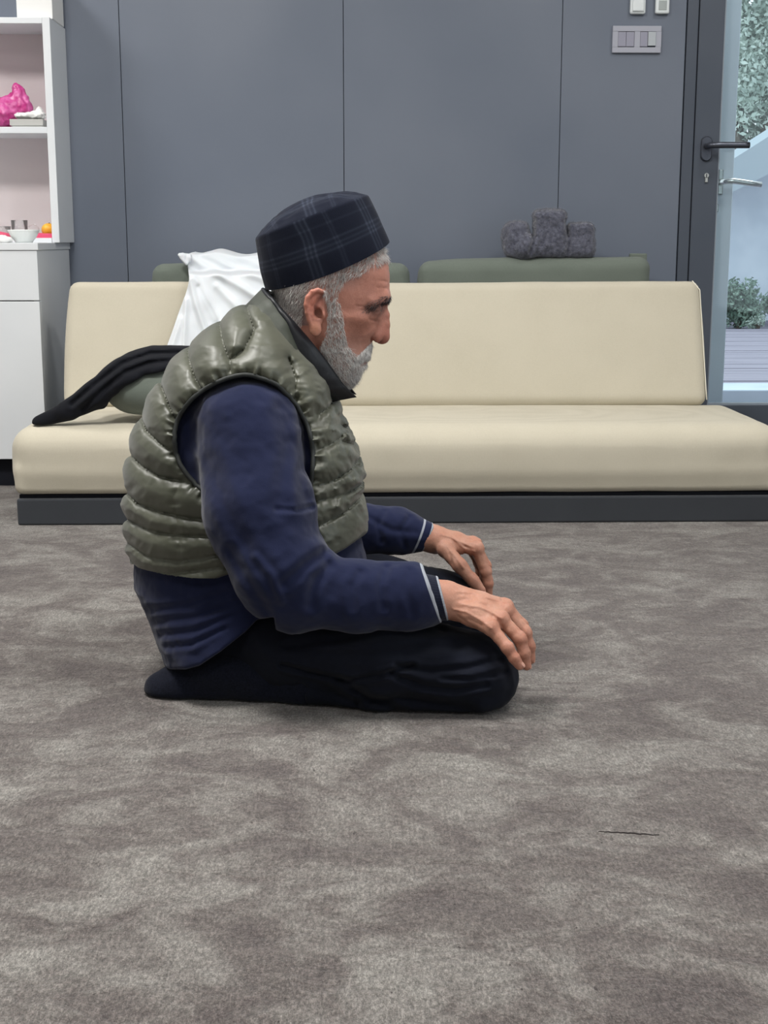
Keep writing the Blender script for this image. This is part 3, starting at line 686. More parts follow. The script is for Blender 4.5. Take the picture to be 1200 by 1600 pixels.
def strands(name, P, D, L, W, mat, parent, cols=None, seg=3, droop=None):
    """thin tapering hair blades: P roots, D directions, L lengths, W widths"""
    n = len(P); side = np.cross(D, np.array([.3, -1, .2])+np.random.normal(0, .3, (n, 3))); side /= np.linalg.norm(side, axis=1)[:, None]+1e-9
    oth = np.cross(side, D); rings = []
    for k in range(seg+1):
        u = k/seg; c = P + D*(L*u)[:, None]
        if droop is not None: c = c + droop*((L*u*u))[:, None]
        if k == seg: rings.append(c[:, None, :])
        else:
            w = W*(1-.65*u)
            rings.append(np.stack([c+side*w[:, None], c-side*w[:, None]*.5+oth*w[:, None]*.87, c-side*w[:, None]*.5-oth*w[:, None]*.87], 1))
    V = np.concatenate(rings, 1); m = V.shape[1]; base = (np.arange(n)*m)[:, None]
    F = []
    for k in range(seg-1):
        for e in range(3):
            g = (e+1) % 3; F.append(base+np.array([[3*k+e, 3*k+g, 3*k+3+g]])); F.append(base+np.array([[3*k+e, 3*k+3+g, 3*k+3+e]]))
    k = seg-1
    for e in range(3): F.append(base+np.array([[3*k+e, 3*k+(e+1) % 3, m-1]]))
    F = np.concatenate(F)
    cc = None if cols is None else np.repeat(cols, m, axis=0)
    return link_mesh(name, V.reshape(-1, 3), F, mat, parent, cols=cc)
N_ = vnormals(V, Q); k = np.random.randint(0, len(V), 9000)
D = N_[k] + np.random.normal(0, .45, (9000, 3)); D /= np.linalg.norm(D, axis=1)[:, None]
fz_ = strands('pile', V[k], D, np.random.uniform(.004, .008, 9000), np.full(9000, .0004), plush, pl_o, seg=2); fz_['kind'] = 'stuff'
# ================================================================== THE KNEELING MAN
YM = 2.19
_o = PY(500, 450, YM); HS = 990.0
def H(px, py, w=0.0): return np.array([_o[0]+(px-500)/HS, YM+w/HS, _o[2]-(py-450)/HS])   # w < 0 towards the camera
def toq(p): return np.stack([500+(p[:, 0]-_o[0])*HS, (p[:, 1]-YM)*HS, 450-(p[:, 2]-_o[2])*HS], 1)
# joints and limbs -------------------------------------------------
def mir(v): return np.array([v[0], 2*YM-v[1], v[2]])
leg_t = [PY(350, 972, 2.11), PY(450, 1008, 2.06), PY(600, 1024, 2.01), PY(735, 1050, 2.00)]; leg_tr = [.066, .066, .065, .063]
leg_c = [PY(745, 1056, 2.00), PY(600, 1078, 2.01), PY(480, 1074, 2.03), PY(400, 1064, 2.05)]; leg_cr = [.060, .044, .036, .036]
foot = [PY(400, 1060, 2.05), PY(335, 1066, 2.06), PY(280, 1072, 2.06), PY(252, 1078, 2.06)]; foot_r = [.036, .034, .027, .020]
arm = [PY(386, 672, 2.05), PY(405, 800, 1.995), PY(437, 888, 1.965), PY(462, 924, 1.965), PY(560, 932, 1.965), PY(640, 932, 1.97), PY(692, 936, 1.985)]
arm_r = [.050, .048, .044, .043, .038, .032, .028]
sl_r = [.078, .076, .067, .055, .0475, .0455, .0345]
farm = [mir(arm[0]), PY(420, 760, 2.43), PY(455, 815, 2.44), PY(490, 830, 2.44), PY(560, 826, 2.43), PY(620, 829, 2.42), PY(672, 840, 2.405)]
fsl_r = [.078, .073, .062, .052, .042, .036, .0275]; farm_r = [.05, .048, .044, .04, .036, .030, .024]
# hands -------------------------------------------------------------
nW = PY(698, 938, 1.988)
n_mcp = [PY(768, 982, 1.945), PY(784, 968, 1.962), PY(791, 955, 1.988), PY(790, 948, 2.012)]
n_fing = [  # little, ring, middle, index
 [n_mcp[0], PY(793, 1012, 1.925), PY(803, 1028, 1.922), PY(812, 1040, 1.922)],
 [n_mcp[1], PY(812, 998, 1.950), PY(819, 1020, 1.947), PY(823, 1040, 1.947)],
 [n_mcp[2], PY(820, 988, 1.982), PY(827, 1010, 1.980), PY(829, 1030, 1.980)],
 [n_mcp[3], PY(815, 977, 2.012), PY(822, 1000, 2.012), PY(825, 1018, 2.012)]]
n_fr = [[.0098, .0088, .0078, .0068], [.0105, .0098, .0086, .0074], [.0105, .0098, .0086, .0074], [.0105, .0095, .0085, .0072]]
fW = PY(680, 843, 2.405)
f_mcp = [PY(745, 858, 2.375), PY(742, 852, 2.400), PY(738, 850, 2.420), PY(732, 850, 2.440)]
f_fing = [
 [f_mcp[0], PY(759, 893, 2.372), PY(763, 912, 2.372), PY(763, 930, 2.374)],
 [f_mcp[1], PY(759, 884, 2.400), PY(762, 906, 2.400), PY(760, 925, 2.402)],
 [f_mcp[2], PY(755, 882, 2.424), PY(758, 902, 2.424), PY(756, 918, 2.426)],
 [f_mcp[3], PY(748, 880, 2.444), PY(750, 896, 2.444), PY(748, 908, 2.446)]]
f_thumb = [PY(695, 858, 2.375), PY(719, 884, 2.345), PY(739, 907, 2.335), PY(751, 922, 2.333)]
f_tr = [.0135, .0125, .0108, .0088]
n_thumb = [PY(716, 934, 2.03), PY(745, 950, 2.055), PY(770, 972, 2.060), PY(782, 985, 2.060)]
def grooves(p, d, lines, Y, w, a, ylo=-9, yhi=9):
    m = (p[:, 1] > ylo) & (p[:, 1] < yhi)
    if not m.any(): return d
    q = p[m]; add = np.zeros(len(q), np.float32)
    for l in lines:
        pts = [(PY(x, y, Y)[0], PY(x, y, Y)[2]) for x, y in l]
        e, arc = poly2(q[:, 0], q[:, 2], pts); add += a*np.exp(-(e/w)**2)
    d = d.copy(); d[m] += add; return d
def hand_near(p):
    d = chain(p, [arm[5], nW], [.029, .0265], .01)
    for i, m in enumerate(n_mcp):
        mid = nW*.45 + m*.55 + np.array([0, 0, .001])
        st = nW + (m-n_mcp[1])*.30
        d = smin(d, chain(p, [st, mid, m], [.019, .0150, .0118], .01), .013)
    for i, fg in enumerate(n_fing):
        e = chain(p, fg, n_fr[i], .003)
        for j in (1, 2): e = smin(e, sph(p, fg[j], n_fr[i][j]+.0009), .004)
        # finger creases at the joints
        for j in (1, 2):
            ax = (fg[j+1]-fg[j-1]); ax = ax/np.linalg.norm(ax)
            t = (p-fg[j].astype(np.float32))@ax.astype(np.float32)
            for o in (-.0028, 0, .0028): e = e + .0006*np.exp(-((t-o)/.0009)**2)*(np.abs(t) < .01)
        # nail
        tp = fg[3]; dr_ = (fg[3]-fg[2]); dr_ /= np.linalg.norm(dr_)
        d = smin(d, e, .0045 if i else .005)
    th = chain(p, n_thumb, [.014, .0122, .0105, .0085], .006); d = smin(d, th, .01)
    # knuckles
    for i, m in enumerate(n_mcp): d = smin(d, sph(p, m+np.array([-.002, -.002, .0035]), .0102), .006)
    # tendons and veins standing on the back of the hand
    vl = [[(712, 925), (740, 930), (765, 938), (785, 945)], [(722, 942), (748, 945), (770, 955), (782, 962)], [(708, 950), (728, 952), (748, 962), (765, 972)]]
    d = grooves(p, d, vl, 1.965, .0016, -.0016, 1.90, 2.03)
    vl = [[(716, 936), (735, 938), (760, 946)], [(730, 962), (750, 970)], [(715, 960), (735, 973)], [(776, 966), (783, 975)]]
    d = grooves(p, d, vl, 1.965, .0022, .0011, 1.90, 2.03)
    return d + .0005*fbm(p*170, 2)
def hand_far(p):
    d = chain(p, [farm[5], fW], [.027, .0245], .01)
    for i, m in enumerate(f_mcp):
        mid = fW*.45 + m*.55; st = fW + (m-f_mcp[1])*.30
        d = smin(d, chain(p, [st, mid, m], [.018, .0145, .0122], .01), .013)
    for i, fg in enumerate(f_fing):
        e = chain(p, fg, [.0108, .0100, .0088, .0076] if i < 3 else [.0098, .0088, .0078, .0068], .003)
        for j in (1, 2): e = smin(e, sph(p, fg[j], .0104-.001*j), .004)
        d = smin(d, e, .004)
    for i, m in enumerate(f_mcp): d = smin(d, sph(p, m+np.array([.001, 0, .003]), .0115), .006)
    th = chain(p, [PY(690, 848, 2.39)]+f_thumb, [.017]+f_tr, .006)
    for o in (-.004, -.001, .002, .005):
        ax = f_thumb[3]-f_thumb[1]; ax = ax/np.linalg.norm(ax); t = (p-f_thumb[2].astype(np.float32))@ax.astype(np.float32); th = th + .0007*np.exp(-((t-o)/.0010)**2)
    d = smin(d, th, .006)
    vl = [[(690, 838), (710, 845), (735, 855)], [(700, 855), (712, 868), (722, 882)], [(705, 840), (725, 858), (742, 862)], [(716, 870), (722, 880)]]
    d = grooves(p, d, vl, 2.36, .0018, -.0014, 2.3, 2.42)
    vl = [[(726, 868), (734, 878), (738, 890)], [(703, 866), (706, 880)], [(728, 858), (736, 862)]]
    d = grooves(p, d, vl, 2.35, .0024, .0016, 2.3, 2.42)
    return d + .0005*fbm(p*170, 2)
# head --------------------------------------------------------------
hp_y = np.array([395, 405, 430, 450, 462, 472, 480, 500, 520, 535, 545, 552, 557, 561, 566, 572, 578, 588, 597, 603, 606], float)
hp_f = np.array([598, 604, 609, 609, 609, 606, 600, 594, 588, 581, 578, 577, 575, 571.5, 572, 570, 565, 561, 556, 549, 538], float)
hb_y = np.array([395, 440, 470, 500, 520, 545, 570, 600, 606], float)
hb_b = np.array([428, 426, 432, 450, 466, 486, 502, 524, 534], float)
hw_y = np.array([395, 430, 455, 475, 495, 520, 545, 570, 590, 602, 607], float)
hw_w = np.array([76, 76, 75.5, 73, 71, 68, 62, 54, 43, 28, 14], float)
ear_helix = [(505, 470), (508, 460), (505, 453), (498, 450.5), (490, 453), (483, 461), (480.5, 472), (482, 484), (485, 495), (488, 504)]
ear_anti = [(489, 489), (490, 494), (491, 499), (493, 503), (495, 506)]
def head(p):
    q = toq(p); x, w, y = q[:, 0], q[:, 1], q[:, 2]; aw = np.abs(w)
    s = np.stack([x, aw, y], 1)
    # face and jaw, stacked outlines
    fx = np.interp(y, hp_y, hp_f); bx = np.interp(y, hb_y, hb_b); hw = np.interp(y, hw_y, hw_w)
    c = bx + (fx-bx)*.42; fr = x > c
    a = np.where(fr, fx-c, c-bx)
    u = np.abs(x-c)/a; v = aw/hw
    # the front of the face narrows towards the middle line
    n = np.where(fr, 2.15, 2.5)
    rr = (np.maximum(u, 1e-6)**n + np.maximum(v, 1e-6)**n)**(1/n)
    d = (rr-1)*np.minimum(a, hw)*.95
    d = np.maximum(d, np.maximum(392-y, y-607))
    d = smin(d, ell(s, (512, 0, 420), (90, 74, 88)), 10)
    # temple hollow, cheek bone, cheek hollow
    def g(cx, cw, cy, sx, sw, sy, amp):
        return amp*np.exp(-((x-cx)/sx)**2-((aw-cw)/sw)**2-((y-cy)/sy)**2)
    d += g(560, 74, 445, 18, 20, 20, 2.5)
    d -= g(566, 60, 497, 20, 16, 12, 4.5)
    d -= g(545, 66, 492, 26, 16, 8, 2.0)
    d += g(552, 64, 533, 18, 16, 18, 4.0)
    d -= g(581, 34, 512, 12, 14, 14, 2.5)
    # brow ridge
    d = smin(d, cone(s, (600, 4, 464), (596, 26, 464), 9, 9.5), 8); d = smin(d, cone(s, (596, 26, 464), (578, 50, 470), 9, 7), 8)
    # eye socket
    d = smax(d, -ell(s, (601, 30, 484), (17, 17, 10)), 8)
    d = smax(d, -ell(s, (608, 16, 484), (14, 7, 8)), 7)
    # eye ball with lids
    ball = sph(s, (581.5, 31, 482), 12.8)
    lid_u = np.maximum(sph(s, (581.5, 31, 482), 14.6), (y-484.0) + (x-581)*.10); lid_l = np.maximum(sph(s, (581.5, 31, 482.5), 14.2), 486.2-y + (x-581)*.10*-1)
    lid_l = smax(lid_l, y-494, 3)
    d = smin(d, lid_u, 3.0); d = smin(d, lid_l, 3.0); d = smin(d, ball, 1.0)
    # bag under the eye and its fold
    d -= g(588, 32, 497, 9, 13, 5, 2.0)
    # nose
    d = smin(d, chain(s, [(599, 0, 479), (600.6, 0, 492), (600.2, 0, 506), (598.5, 0, 524)], [6.2, 8.0, 9.0, 11.2], 4), 8)
    d = smin(d, cone(s, (590, 6, 486), (590, 9, 518), 8, 11), 8)
    d = smin(d, ell(s, (588, 14.5, 525), (9, 7.5, 9.5)), 3.5)
    d = smin(d, ell(s, (597, 0, 528.5), (10.5, 8, 9.5)), 4)
    d = smax(d, -ell(s, (592, 8, 537.0), (6.0, 3.8, 5.5)), 2)
    def seg(l, cw, wd, amp, k=12):
        e, _ = poly2(x, y, l); return amp*np.exp(-(e/wd)**2)*np.exp(-((aw-cw)/k)**4)
    d += seg([(580, 517), (578.5, 523), (579.5, 530), (584, 535)], 20, 2.2, 3.6, 12)      # crease round the wing of the nose
    d += seg([(581, 534), (573, 545), (567, 556)], 34, 3.0, 2.6, 16)      # cheek fold
    d += seg([(569, 489), (578, 497), (590, 500)], 36, 2.0, 1.5, 16)      # fold under the eye
    d += seg([(566, 480), (558, 484), (552, 490)], 50, 1.3, .9, 18)
    d += seg([(566, 476), (556, 475)], 50, 1.2, .9, 18)
    d += seg([(590, 437), (604, 440)], 20, 1.6, .8, 40) + seg([(588, 448), (604, 450)], 20, 1.6, .7, 40)
    # mouth
    ml = [(577, 561), (569, 562), (559, 565)]
    e, _ = poly2(x, y, ml); d = d + 3.6*np.exp(-(e/2.0)**2)*(aw < 27)
    d = smin(d, chain(s, [(571.5, 0, 557.3), (567, 14, 558.5), (558, 24, 563)], [4.2, 4, 2], 2), 4)
    d = smin(d, chain(s, [(568.5, 0, 567), (564, 13, 567), (557, 22, 565.5)], [5, 4.4, 2], 2), 4)
    # ear
    m = (x > 465) & (x < 522) & (y > 438) & (y < 530) & (aw > 55)
    if m.any():
        t = s[m]
        lift = lambda px, py: 76.5 + (506-px)*.42 + max(0, (465-py))*.10
        hx_ = [(px, lift(px, py), py) for px, py in ear_helix]
        sh = ell(t, (494, 79, 477), (13, 3.4, 26)); 
        # tilted plate that carries the rim
        tt = t.copy(); tt[:, 1] -= (506-t[:, 0])*.40
        sh = ell(tt, (494, 75.5, 480), (14, 3.6, 30))
        e = smin(sh, chain(t, hx_, [2.6, 3.0, 3.3, 3.6, 3.8, 3.8, 3.7, 3.4, 3.2, 3.0], 1.5), 1.6)
        an = [(px, lift(px, py)-1.2, py) for px, py in ear_anti]
        e = smin(e, chain(t, an, [2.0, 2.6, 3.0, 3.2, 3.0], 1), 1.6)
        e = smax(e, -ell(tt, (497.5, 79.5, 485), (6.6, 8, 8.5)), 1.4)      # bowl
        e = smax(e, -chain(tt, [(505, 80.5, 459), (499, 80.5, 465), (492, 80.5, 475), (491, 80.5, 482)], [3.6, 4.2, 4.2, 4.0], 1), 1.0)
        e = smin(e, ell(t, (506, 77, 488), (3.2, 4.2, 6)), 2)     # tragus
        e = smin(e, ell(tt, (494.5, 77, 510), (8.6, 4.0, 9.5)), 4)     # lobe
        e = smax(e, -ell(tt, (501, 77, 488), (3.4, 9, 4.6)), 1.2)
        dm = d[m]; dm = smin(dm, e, 2.2); d = d.copy(); d[m] = dm
    d = d + .25*fbm(q*.22, 2) + .10*noise3(q*.9)
    return d/HS
def neck(p): return chain(p, [H(500, 455), H(462, 530), H(415, 620)], [.058, .060, .068], .02)
def torso_core(p):
    z = p[:, 2]; T = _torso
    xb = np.interp(z, T['z'], T['b'])+.034; xf = np.interp(z, T['z'], T['f'])-.034; hw = np.interp(z, T['z'], T['w'])-.044
    return slab(p, xb, xf, hw, T['z'][0]+.07, T['z'][-1]-.05, 2.3)
def slab(p, xb, xf, hw, z0, z1, n):
    c = (xb+xf)/2; a = np.maximum((xf-xb)/2, .004); hw = np.maximum(hw, .004)
    u = np.abs(p[:, 0]-c)/a; v = np.abs(p[:, 1]-YM)/hw
    r = (np.maximum(u, 1e-5)**n + np.maximum(v, 1e-5)**n)**(1/n)
    d = (r-1)*np.minimum(a, hw)
    return smax(smax(d, p[:, 2]-z1, .01), z0-p[:, 2], .01)
_rows = [ # py, back px, front px, half width (m)
 (466, 398, 414, .045), (474, 376, 420, .070), (482, 362, 426, .090), (495, 345, 442, .115), (512, 322, 455, .138), (530, 299, 470, .158), (560, 268, 494, .176), (590, 247, 515, .186), (620, 230, 526, .190),
 (650, 215, 538, .190), (680, 204, 556, .190), (710, 197, 568, .190), (740, 193, 573, .192), (780, 191, 573, .195), (830, 194, 574, .197), (870, 201, 575, .196), (915, 207, 572, .194), (935, 212, 575, .192)]
def rowset(rows):
    z = []; b = []; f = []; w = []
    for py, xb, xf, hw in rows:
        A, B = PY(xb, py, YM), PY(xf, py, YM); z.append((A[2]+B[2])/2); b.append(A[0]); f.append(B[0]); w.append(hw)
    k = np.argsort(z); return dict(z=np.array(z)[k], b=np.array(b)[k], f=np.array(f)[k], w=np.array(w)[k])
_torso = rowset(_rows)
_srows = [(905, 214, 572, .182), (930, 224, 578, .192), (945, 232, 580, .200), (960, 240, 560, .206), (980, 248, 520, .210), (1000, 256, 480, .210), (1020, 265, 450, .206), (1035, 273, 430, .198), (1046, 284, 400, .185)]
_sw = rowset([(505, 390, 425, .06), (530, 345, 448, .10), (580, 290, 480, .145), (650, 240, 515, .165), (740, 215, 552, .172), (830, 214, 560, .175), (870, 215, 572, .176)]+_srows)
def body_sdf(p):
    d = torso_core(p)
    A, B = leg_t, leg_c
    pm = p.copy(); pm[:, 1] = YM-np.abs(p[:, 1]-YM)
    d = smin(d, chain(pm, A, [r-.024 for r in leg_tr], .02), .03)
    d = smin(d, chain(pm, B, [r-.010 for r in leg_cr], .02), .01); d = smin(d, chain(pm, foot, [r-.006 for r in foot_r], .02), .01)
    d = smin(d, chain(p, arm, arm_r, .02), .02); d = smin(d, chain(p, farm, farm_r, .02), .02)
    d = smax(d, .004-p[:, 2], .004)
    d = smin(d, neck(p), .03)
    for f, lo, hi, k in ((head, H(385, 620, 110), H(640, 300, -110), .008), (hand_near, (.03, 1.87, .02), (.34, 2.12, .30), .006), (hand_far, (.03, 2.28, .02), (.34, 2.50, .30), .006)):
        lo, hi = np.array(lo), np.array(hi); l0 = np.minimum(lo, hi)-.012; h0 = np.maximum(lo, hi)+.012
        m = ((p > l0) & (p < h0)).all(1)
        if m.any():
            e = f(p[m]); d = d.copy(); d[m] = smin(d[m], e, k)
    return d
head_lo = np.minimum(H(385, 620, 110), H(640, 300, -110)); head_hi = np.maximum(H(385, 620, 110), H(640, 300, -110))
man = empty('person', (float(PY(450, 1100, 2.19)[0]), YM, 0), 'elderly man in green quilted vest and plaid cap kneeling on the carpet', 'person')
bV, bQ = sdf_mesh(body_sdf, (-.40, 1.86, 0), (.30, 2.53, .80), .0018, slack=1.3)
# skin tint from anatomy, with shade painted into eye sockets and ear recesses
q = toq(bV); x, w, y = q[:, 0], q[:, 1], q[:, 2]; aw = np.abs(w)
base = np.array(lin((202, 147, 128))[:3]); col = np.tile(base, (len(bV), 1)).astype(np.float32)
ishead = (y < 618) & (x > 380) & (aw < 105) & (bV[:, 2] > .44)
def blend(c, m, rgb):
    rgb = np.array(lin(rgb)[:3]); return c*(1-m[:, None]) + rgb*m[:, None]
def gm(cx, cy, sx, sy, cw=None, sw=20):
    m = np.exp(-((x-cx)/sx)**2-((y-cy)/sy)**2)
    if cw is not None: m = m*np.exp(-((aw-cw)/sw)**2)
    return m*ishead
mot = np.clip(.5+.5*fbm(bV*45, 3), 0, 1)
col = blend(col, mot*.35, (174, 104, 88))
col = blend(col, gm(600, 522, 14, 22)*.5, (178, 106, 90))
col = blend(col, gm(568, 500, 22, 14)*.40, (180, 112, 88))
col = blend(col, gm(560, 525, 18, 16)*.28, (146, 98, 80))
col = blend(col, gm(580, 500, 15, 5, 36, 18)*.45, (138, 92, 78))
col = blend(col, gm(587, 483, 17, 9, 32, 24)*.80, (92, 62, 56))  # shade of the eye socket painted dark into the skin
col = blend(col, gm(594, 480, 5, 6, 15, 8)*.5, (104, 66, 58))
col = blend(col, gm(493, 470, 14, 26, 84, 12)*.65, (202, 120, 98))
col = blend(col, gm(497, 485, 6, 7, 76, 9)*.8, (104, 58, 50)); col = blend(col, np.exp(-(poly2(x, y, [(506, 459), (499, 466), (492, 478)])[0]/3.2)**2)*ishead*(aw < 82)*(aw > 66)*.7, (110, 62, 56)); col = blend(col, gm(494, 508, 8, 9, 82, 12)*.5, (206, 150, 112))  # shade in ear bowl and groove painted dark; lobe paler
col = blend(col, gm(565, 562.5, 13, 5, 0, 40)*.95, (84, 46, 44))
# greyish stubble tint under the beard and hair line
bm_ = np.clip(1-((x-(535+(y-540)*.2))/44)**2, 0, 1)*np.clip((y-515)/40, 0, 1)*ishead
col = blend(col, bm_*.55, (188, 160, 150))
top = np.clip((452-y - (x-500)*-.02)/18, 0, 1)*ishead*np.clip((570-x)/45, 0, 1)
col = blend(col, top*.6, (178, 160, 156))
bk = np.clip((488-x)/12, 0, 1)*(y < 505)*ishead*(aw < 77); col = blend(col, bk*.75, (140, 130, 132))
# hands: warmer knuckles, pale tendons
hnd = (bV[:, 2] < .28) & (bV[:, 0] > .10)
hb = np.array(lin((200, 154, 132))[:3]); col[hnd] = hb
col = blend(col, hnd*np.clip(.5+.6*fbm(bV*60, 3), 0, 1)*.5, (184, 122, 98))
for fg in n_fing+f_fing+[f_thumb]:
    for j in (0, 1, 2):
        e = np.exp(-(((bV-fg[j])**2).sum(1))/.011**2); col = blend(col, hnd*e*.38, (184, 102, 84))
    e = np.exp(-(((bV-fg[3])**2).sum(1))/.010**2); col = blend(col, hnd*e*.35, (206, 128, 108))
skin = M('skin_material', (196, 142, 116), .48, .35)
skin.b.inputs['Subsurface Weight'].default_value = .12; skin.b.inputs['Subsurface Radius'].default_value = (.008, .003, .0015); skin.b.inputs['Subsurface Scale'].default_value = 1.0
fine = skin.noise(420, 3, skin.pos(), .6); skin.color(skin.mix(.30, skin.attr('tint'), skin.ramp(fine, [(.3, (100, 92, 90)), (.7, (166, 166, 166))]), 'OVERLAY'))
vor = skin.n('ShaderNodeTexVoronoi'); vor.inputs['Scale'].default_value = 520; skin.l(skin.pos(), vor.inputs['Vector'])
skin.bump(fine, .25, .0009); skin.bump(vor.outputs[0], .12, .0006)
body = link_mesh('body', bV, bQ, skin, man, cols=col)
bN = vnormals(bV, bQ)
# eyes
eyem = M('eye_material', (206, 200, 192), .15, .6); irism = M('iris_material', (42, 28, 22), .1, .6)
for sgn in (-1, 1):
    c = H(581.5, 482, sgn*31); r_ = 13.05/HS
    v_, f_ = lathe([(max(.00002, r_*math.sin(a)), -r_*math.cos(a)) for a in np.linspace(0, math.pi, 24)], c, 32, 'y')
    eye = link_mesh('eye', v_, f_, eyem, body)
    dv = np.array([.93, sgn*.05, -.36]); dv /= np.linalg.norm(dv); u1 = np.cross(dv, [0, 1, 0]); u1 /= np.linalg.norm(u1); u2 = np.cross(dv, u1)
    iv = [c+dv*(r_+.0008)]; ifc = []
    for ri, rr_ in enumerate((.0025, .0045, .0060)):
        for k in range(20):
            a = k*math.pi/10; iv.append(c + dv*math.sqrt((r_+.0007)**2-rr_**2) + (u1*math.cos(a)+u2*math.sin(a))*rr_)
    for k in range(20): ifc.append((0, 1+k, 1+(k+1) % 20))
    for ri in range(2):
        for k in range(20): ifc.append((1+ri*20+k, 21+ri*20+k, 21+ri*20+(k+1) % 20, 1+ri*20+(k+1) % 20))
    link_mesh('iris', iv, ifc, irism, eye)
# finger nails
nailm = M('nail_material', (204, 154, 136), .3, .5)
def nail(tip, prev, nrm, wd, ln):
    t = (tip-prev); t /= np.linalg.norm(t); nrm = nrm - t*(nrm@t); nrm /= np.linalg.norm(nrm); s = np.cross(t, nrm)
    V = []; 
    for i in range(7):
        for j in range(7):
            u = (i/6-.5); v = (j/6-.5); sc = math.sqrt(max(.05, 1-(2*u)**4*.5))
            V.append(tip + t*(u*ln+.001) + s*(v*wd*sc) + nrm*(1.0*(.0070 - (v*wd)**2*70 - .0006*(u > .4))))
    return V, [(i*7+j, i*7+j+1, (i+1)*7+j+1, (i+1)*7+j) for i in range(6) for j in range(6)]
for k in range(3):
    fg = n_fing[k]; v_, f_ = nail(fg[3], fg[2], np.array([.75, -.35, .35]), .0078, .0085)
    n_o = link_mesh('fingernail', v_, f_, nailm, body)
v_, f_ = nail(f_thumb[3], f_thumb[2], np.array([.35, -.55, .6]), .012, .013); link_mesh('thumbnail', v_, f_, nailm, body)

# ---- hair, beard, brows -------------------------------------------
hairm = M('grey_hair_material', (190, 188, 188), .55, .4); hairm.l(hairm.attr('tint'), hairm.b.inputs['Base Color'])
hb_mask = ishead
def inpoly(px, py, poly):
    r = np.zeros(len(px), bool); n = len(poly); j = n-1
    for i in range(n):
        xi, yi = poly[i]; xj, yj = poly[j]
        r ^= ((yi > py) != (yj > py)) & (px < (xj-xi)*(py-yi)/(yj-yi+1e-9)+xi); j = i
    return r
def grow(name, mask, n, dirpx, L, W, lift, cols, wts, jitter=.18, curl=0.0):
    idx = np.nonzero(mask)[0]; k = idx[np.random.randint(0, len(idx), n)]
    P = bV[k] + np.random.normal(0, .0006, (n, 3)); Nn = bN[k]
    if callable(dirpx): dx, dy = dirpx(x[k], y[k])
    else: dx, dy = np.full(n, dirpx[0]), np.full(n, dirpx[1])
    D = np.stack([dx, np.zeros(n), -dy], 1); D /= np.linalg.norm(D, axis=1)[:, None]+1e-9
    D = D - Nn*(D*Nn).sum(1)[:, None]; D /= np.linalg.norm(D, axis=1)[:, None]+1e-9
    D = D + Nn*lift + np.random.normal(0, jitter, (n, 3)); D /= np.linalg.norm(D, axis=1)[:, None]
    cl = np.array([lin(c)[:3] for c in cols]); cc = cl[np.random.choice(len(cl), n, p=np.array(wts)/sum(wts))]*np.random.uniform(.85, 1.1, (n, 1))
    dr_ = D*0 + Nn*(-lift*.5) + np.random.normal(0, curl+.05, (n, 3))
    return strands(name, P-Nn*.0006, D, np.random.uniform(L[0], L[1], n), np.full(n, W), hairm, body, cc, 3, dr_)
WHITE = (250, 248, 245); LG = (226, 222, 219); MG = (176, 170, 170); DG = (104, 98, 100)
cap_line = lambda xx: 450-(xx-415)*.373+0*xx
head_poly = [(408, 452), (415, 447), (470, 438), (520, 424), (560, 406), (600, 380), (620, 380), (622, 402), (598, 408), (578, 418), (562, 428), (548, 432), (538, 438), (530, 452), (526, 470), (524, 486), (514, 486), (510, 462), (505, 447), (494, 446), (482, 455), (477, 468), (476, 484), (473, 505), (462, 512), (440, 500), (420, 480)]
hm = inpoly(x, y, head_poly) & ishead
grow('head_hair', hm & (x < 540) & (aw < 80), 14000, lambda a, b: (np.where(a < 500, -.5, -.25), np.ones_like(a)*.9), (.007, .012), .00020, .24, [WHITE, LG, MG, DG], [.46, .32, .14, .08])
grow('front_hair', hm & (x >= 540), 3200, lambda a, b: (np.where(a > 585, .35, -.5), np.where(a > 585, .5, .45)), (.007, .013), .00026, .32, [WHITE, LG, MG], [.5, .35, .15], .25)
side = inpoly(x, y, [(514, 470), (530, 466), (536, 490), (538, 515), (545, 540), (556, 552), (560, 560), (556, 575), (560, 590), (548, 606), (528, 600), (508, 560), (500, 538), (508, 520), (512, 500)]) & ishead
grow('beard', side & (y < 545), 6500, lambda a, b: (np.full_like(a, .22), np.full_like(a, .95)), (.005, .009), .00024, .28, [WHITE, LG, MG, DG], [.60, .28, .08, .04], .22)
low = (inpoly(x, y, [(500, 538), (545, 538), (555, 550), (554, 562), (558, 568), (568, 567), (578, 566), (572, 590), (560, 602), (545, 612), (526, 604), (508, 566)]) & ishead)
grow('beard', low, 12000, lambda a, b: (.30+.3*np.clip((a-540)/20, 0, 1), np.full_like(a, .9)), (.006, .011), .00026, .32, [WHITE, LG, MG, DG], [.66, .24, .06, .04], .28, .25)
mu = inpoly(x, y, [(588, 540), (580, 534), (571, 541), (558, 552), (550, 566), (558, 566), (567, 558), (578, 557), (588, 553)]) & ishead & (aw < 52)
grow('moustache', mu, 7500, lambda a, b: (np.where(a > 574, .25, -.35), np.full_like(a, .9)), (.008, .0125), .00024, .34, [WHITE, LG, MG], [.75, .2, .05], .25)
br = inpoly(x, y, [(614, 463), (613, 471), (606, 475), (590, 479), (576, 485), (567, 485), (568, 477), (579, 469), (594, 463), (606, 460)]) & ishead & (aw > 4)
grow('eyebrow', br, 1700, lambda a, b: (-.75+0*a, .30+0*a), (.005, .010), .00021, .30, [(50, 47, 50), (84, 80, 84), (140, 134, 134)], [.5, .32, .18], .25)

